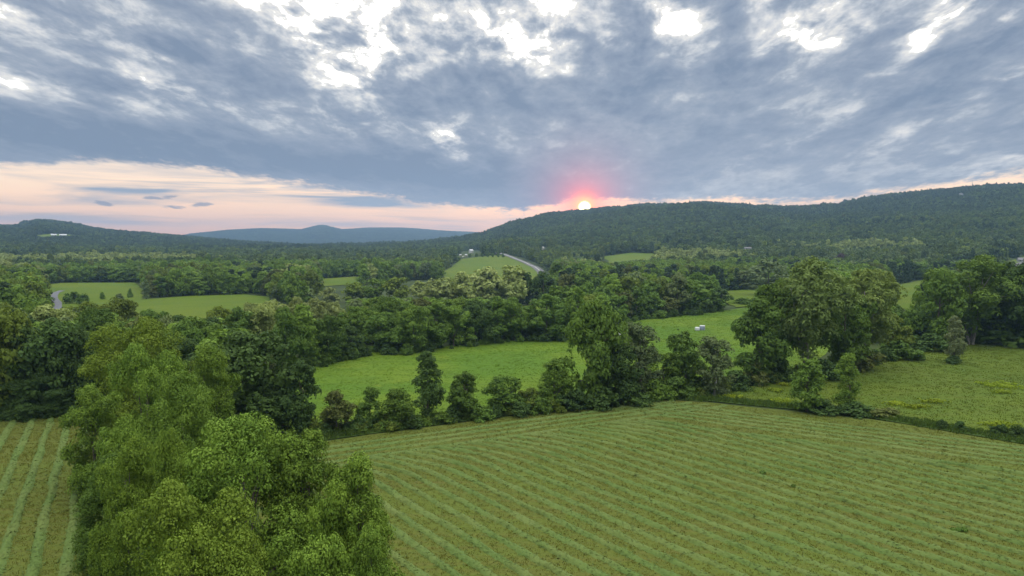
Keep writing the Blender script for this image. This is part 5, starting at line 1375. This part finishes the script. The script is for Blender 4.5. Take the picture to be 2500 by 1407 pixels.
grass('verge_tall_grass', strip_poly(VERGE_TOP, 5.0), 9000, ['g_verge', 'g_verge'], 0.65, 0.14, 'tall dark grass along the hedgerow', 0, 9, 0.3)
grass('verge_tall_grass', strip_poly(VERGE_SIDE, 3.2), 9000, ['g_verge', 'g_verge'], 0.55, 0.14, 'tall dark grass along the right edge of the mown field', 0, 9, 0.3)
# brush that fills the foot of the hedgerow and of the wood edges
def brush(name, lines, n, h0, h1, spread, label, kinds):
    g = np.random.default_rng(len(name) * 3); Q = []
    for pts in lines:
        P = np.array([np.array(q)[:2] for q in pts]); L = np.concatenate([[0], np.cumsum(np.linalg.norm(np.diff(P, axis=0), axis=1))])
        s = g.random(n) * L[-1]; Q.append(np.column_stack([np.interp(s, L, P[:, 0]), np.interp(s, L, P[:, 1])]) + g.normal(0, spread, (n, 2)))
    Q = np.concatenate(Q); m = len(Q); hh = h0 + (h1 - h0) * g.random(m) ** 1.6; ww = hh * (1.0 + 0.8 * g.random(m))
    pr = MIDP['bush'][:2]; protos = [mesh_obj('s', p.V / np.array([p.W, p.W, p.H]), np.arange(len(p.V)), 4, LEAF[k], attrs={'tint': p.T}, link=False) for k in kinds for p in pr]
    instancer(name, np.column_stack([Q, height(Q[:, 0], Q[:, 1])]), np.column_stack([ww, ww, hh]), g.random(m) * 6.28, g.integers(0, len(protos), m), protos, label)
brush('hedgerow_brush', [[at(730, 1066).xy, at(1000, 1040).xy, at(1300, 1006).xy, at(1480, 988).xy, at(1600, 975).xy], [at(1600, 975).xy, at(1760, 955).xy, at(1880, 934).xy, at(1990, 915).xy]], 85, 0.7, 2.6, 1.3, 'tangled low brush filling the foot of the hedgerow', ['dark', 'mid', 'olive'])
brush('wood_edge_brush', [[at(*q).xy for q in [(700, 905), (800, 886), (880, 868)]], [at(*q).xy for q in [(905, 860), (1000, 861), (1200, 838), (1390, 830)]], [at(*q).xy for q in [(1500, 790), (1580, 780), (1760, 760)]], [at(*q).xy for q in [(2010, 918), (2130, 885), (2240, 852), (2420, 838), (2540, 832)]],
      [at(*q).xy for q in [(-60, 1022), (60, 1018), (170, 1008)]]], 60, 1.0, 3.4, 1.6, 'low brush along the edges of the woods', ['dark', 'mid', 'dark'])
# yellow-green weed patches
for px, py, wpx, hpx, lab in [(2444, 944, 88, 14, 'large bright yellow-green weed patch in the rough meadow'), (2445, 961, 46, 7, 'small yellow-green weed patch just below the large one'),
        (1782, 973, 60, 9, 'yellow-green weed patch by the hay field corner'), (1895, 957, 34, 7, 'small yellow-green weed patch left of the bushy tree'),
        (1908, 984, 50, 12, 'yellow-green weed patch at the left foot of the bushy tree'), (2185, 989, 44, 6, 'thin yellow-green weed patch right of the thin young tree'),
        (2285, 984, 66, 7, 'long yellow-green weed patch in the middle of the rough meadow'), (2235, 997, 64, 7, 'yellow-green weed patch above the field edge bushes'),
        (2440, 1040, 80, 9, 'yellow-green weed patch near the right field edge bushes'), (1912, 942, 24, 4, 'tiny yellow-green weed patch in the shade of the cottonwoods')]:
    p = at(px, py); r = math.hypot(p.x, p.y); d1 = hypot_y = r / FPX
    q0, q1 = at(px, py - hpx / 2), at(px, py + hpx / 2); dep = max(1.0, (q0 - q1).length / 2); wid = wpx * d1 / 2
    g = np.random.default_rng(px); n = int(min(2600, 260 + 70 * dep * wid)); u = g.normal(0, 0.45, (n, 2))
    nb = 60; cc = np.column_stack([p.x + g.normal(0, 0.42, nb) * wid, p.y + g.normal(0, 0.42, nb) * dep]); cc = np.column_stack([cc, height(cc[:, 0], cc[:, 1]) + 0.25])
    V, T = leaf_cloud(g, cc, np.full(nb, 0.35) + 0.25 * g.random(nb), n, 0.16)
    tag(mesh_obj('weed_patch', V, np.arange(len(V)), 4, LEAF['g_yellow'], attrs={'tint': T}), lab, 'weed patch', 'yellow-green weed patches in the rough meadow')

# ================================================================== the air
def build_haze():
    m, nt, out = new_mat('pale_haze'); pv = nt.nodes.new('ShaderNodeVolumePrincipled')
    pv.inputs['Color'].default_value = (0.37, 0.60, 0.92, 1); pv.inputs['Density'].default_value = HAZE; pv.inputs['Anisotropy'].default_value = 0.55
    nt.links.new(pv.outputs[0], out.inputs['Volume'])
    a = Acc(); a.box(-8500, 8500, -8500, 8500, -12.0, 300.0)
    tag(a.build('haze', m), kind='stuff')
HAZE = 1.35e-4
build_haze()
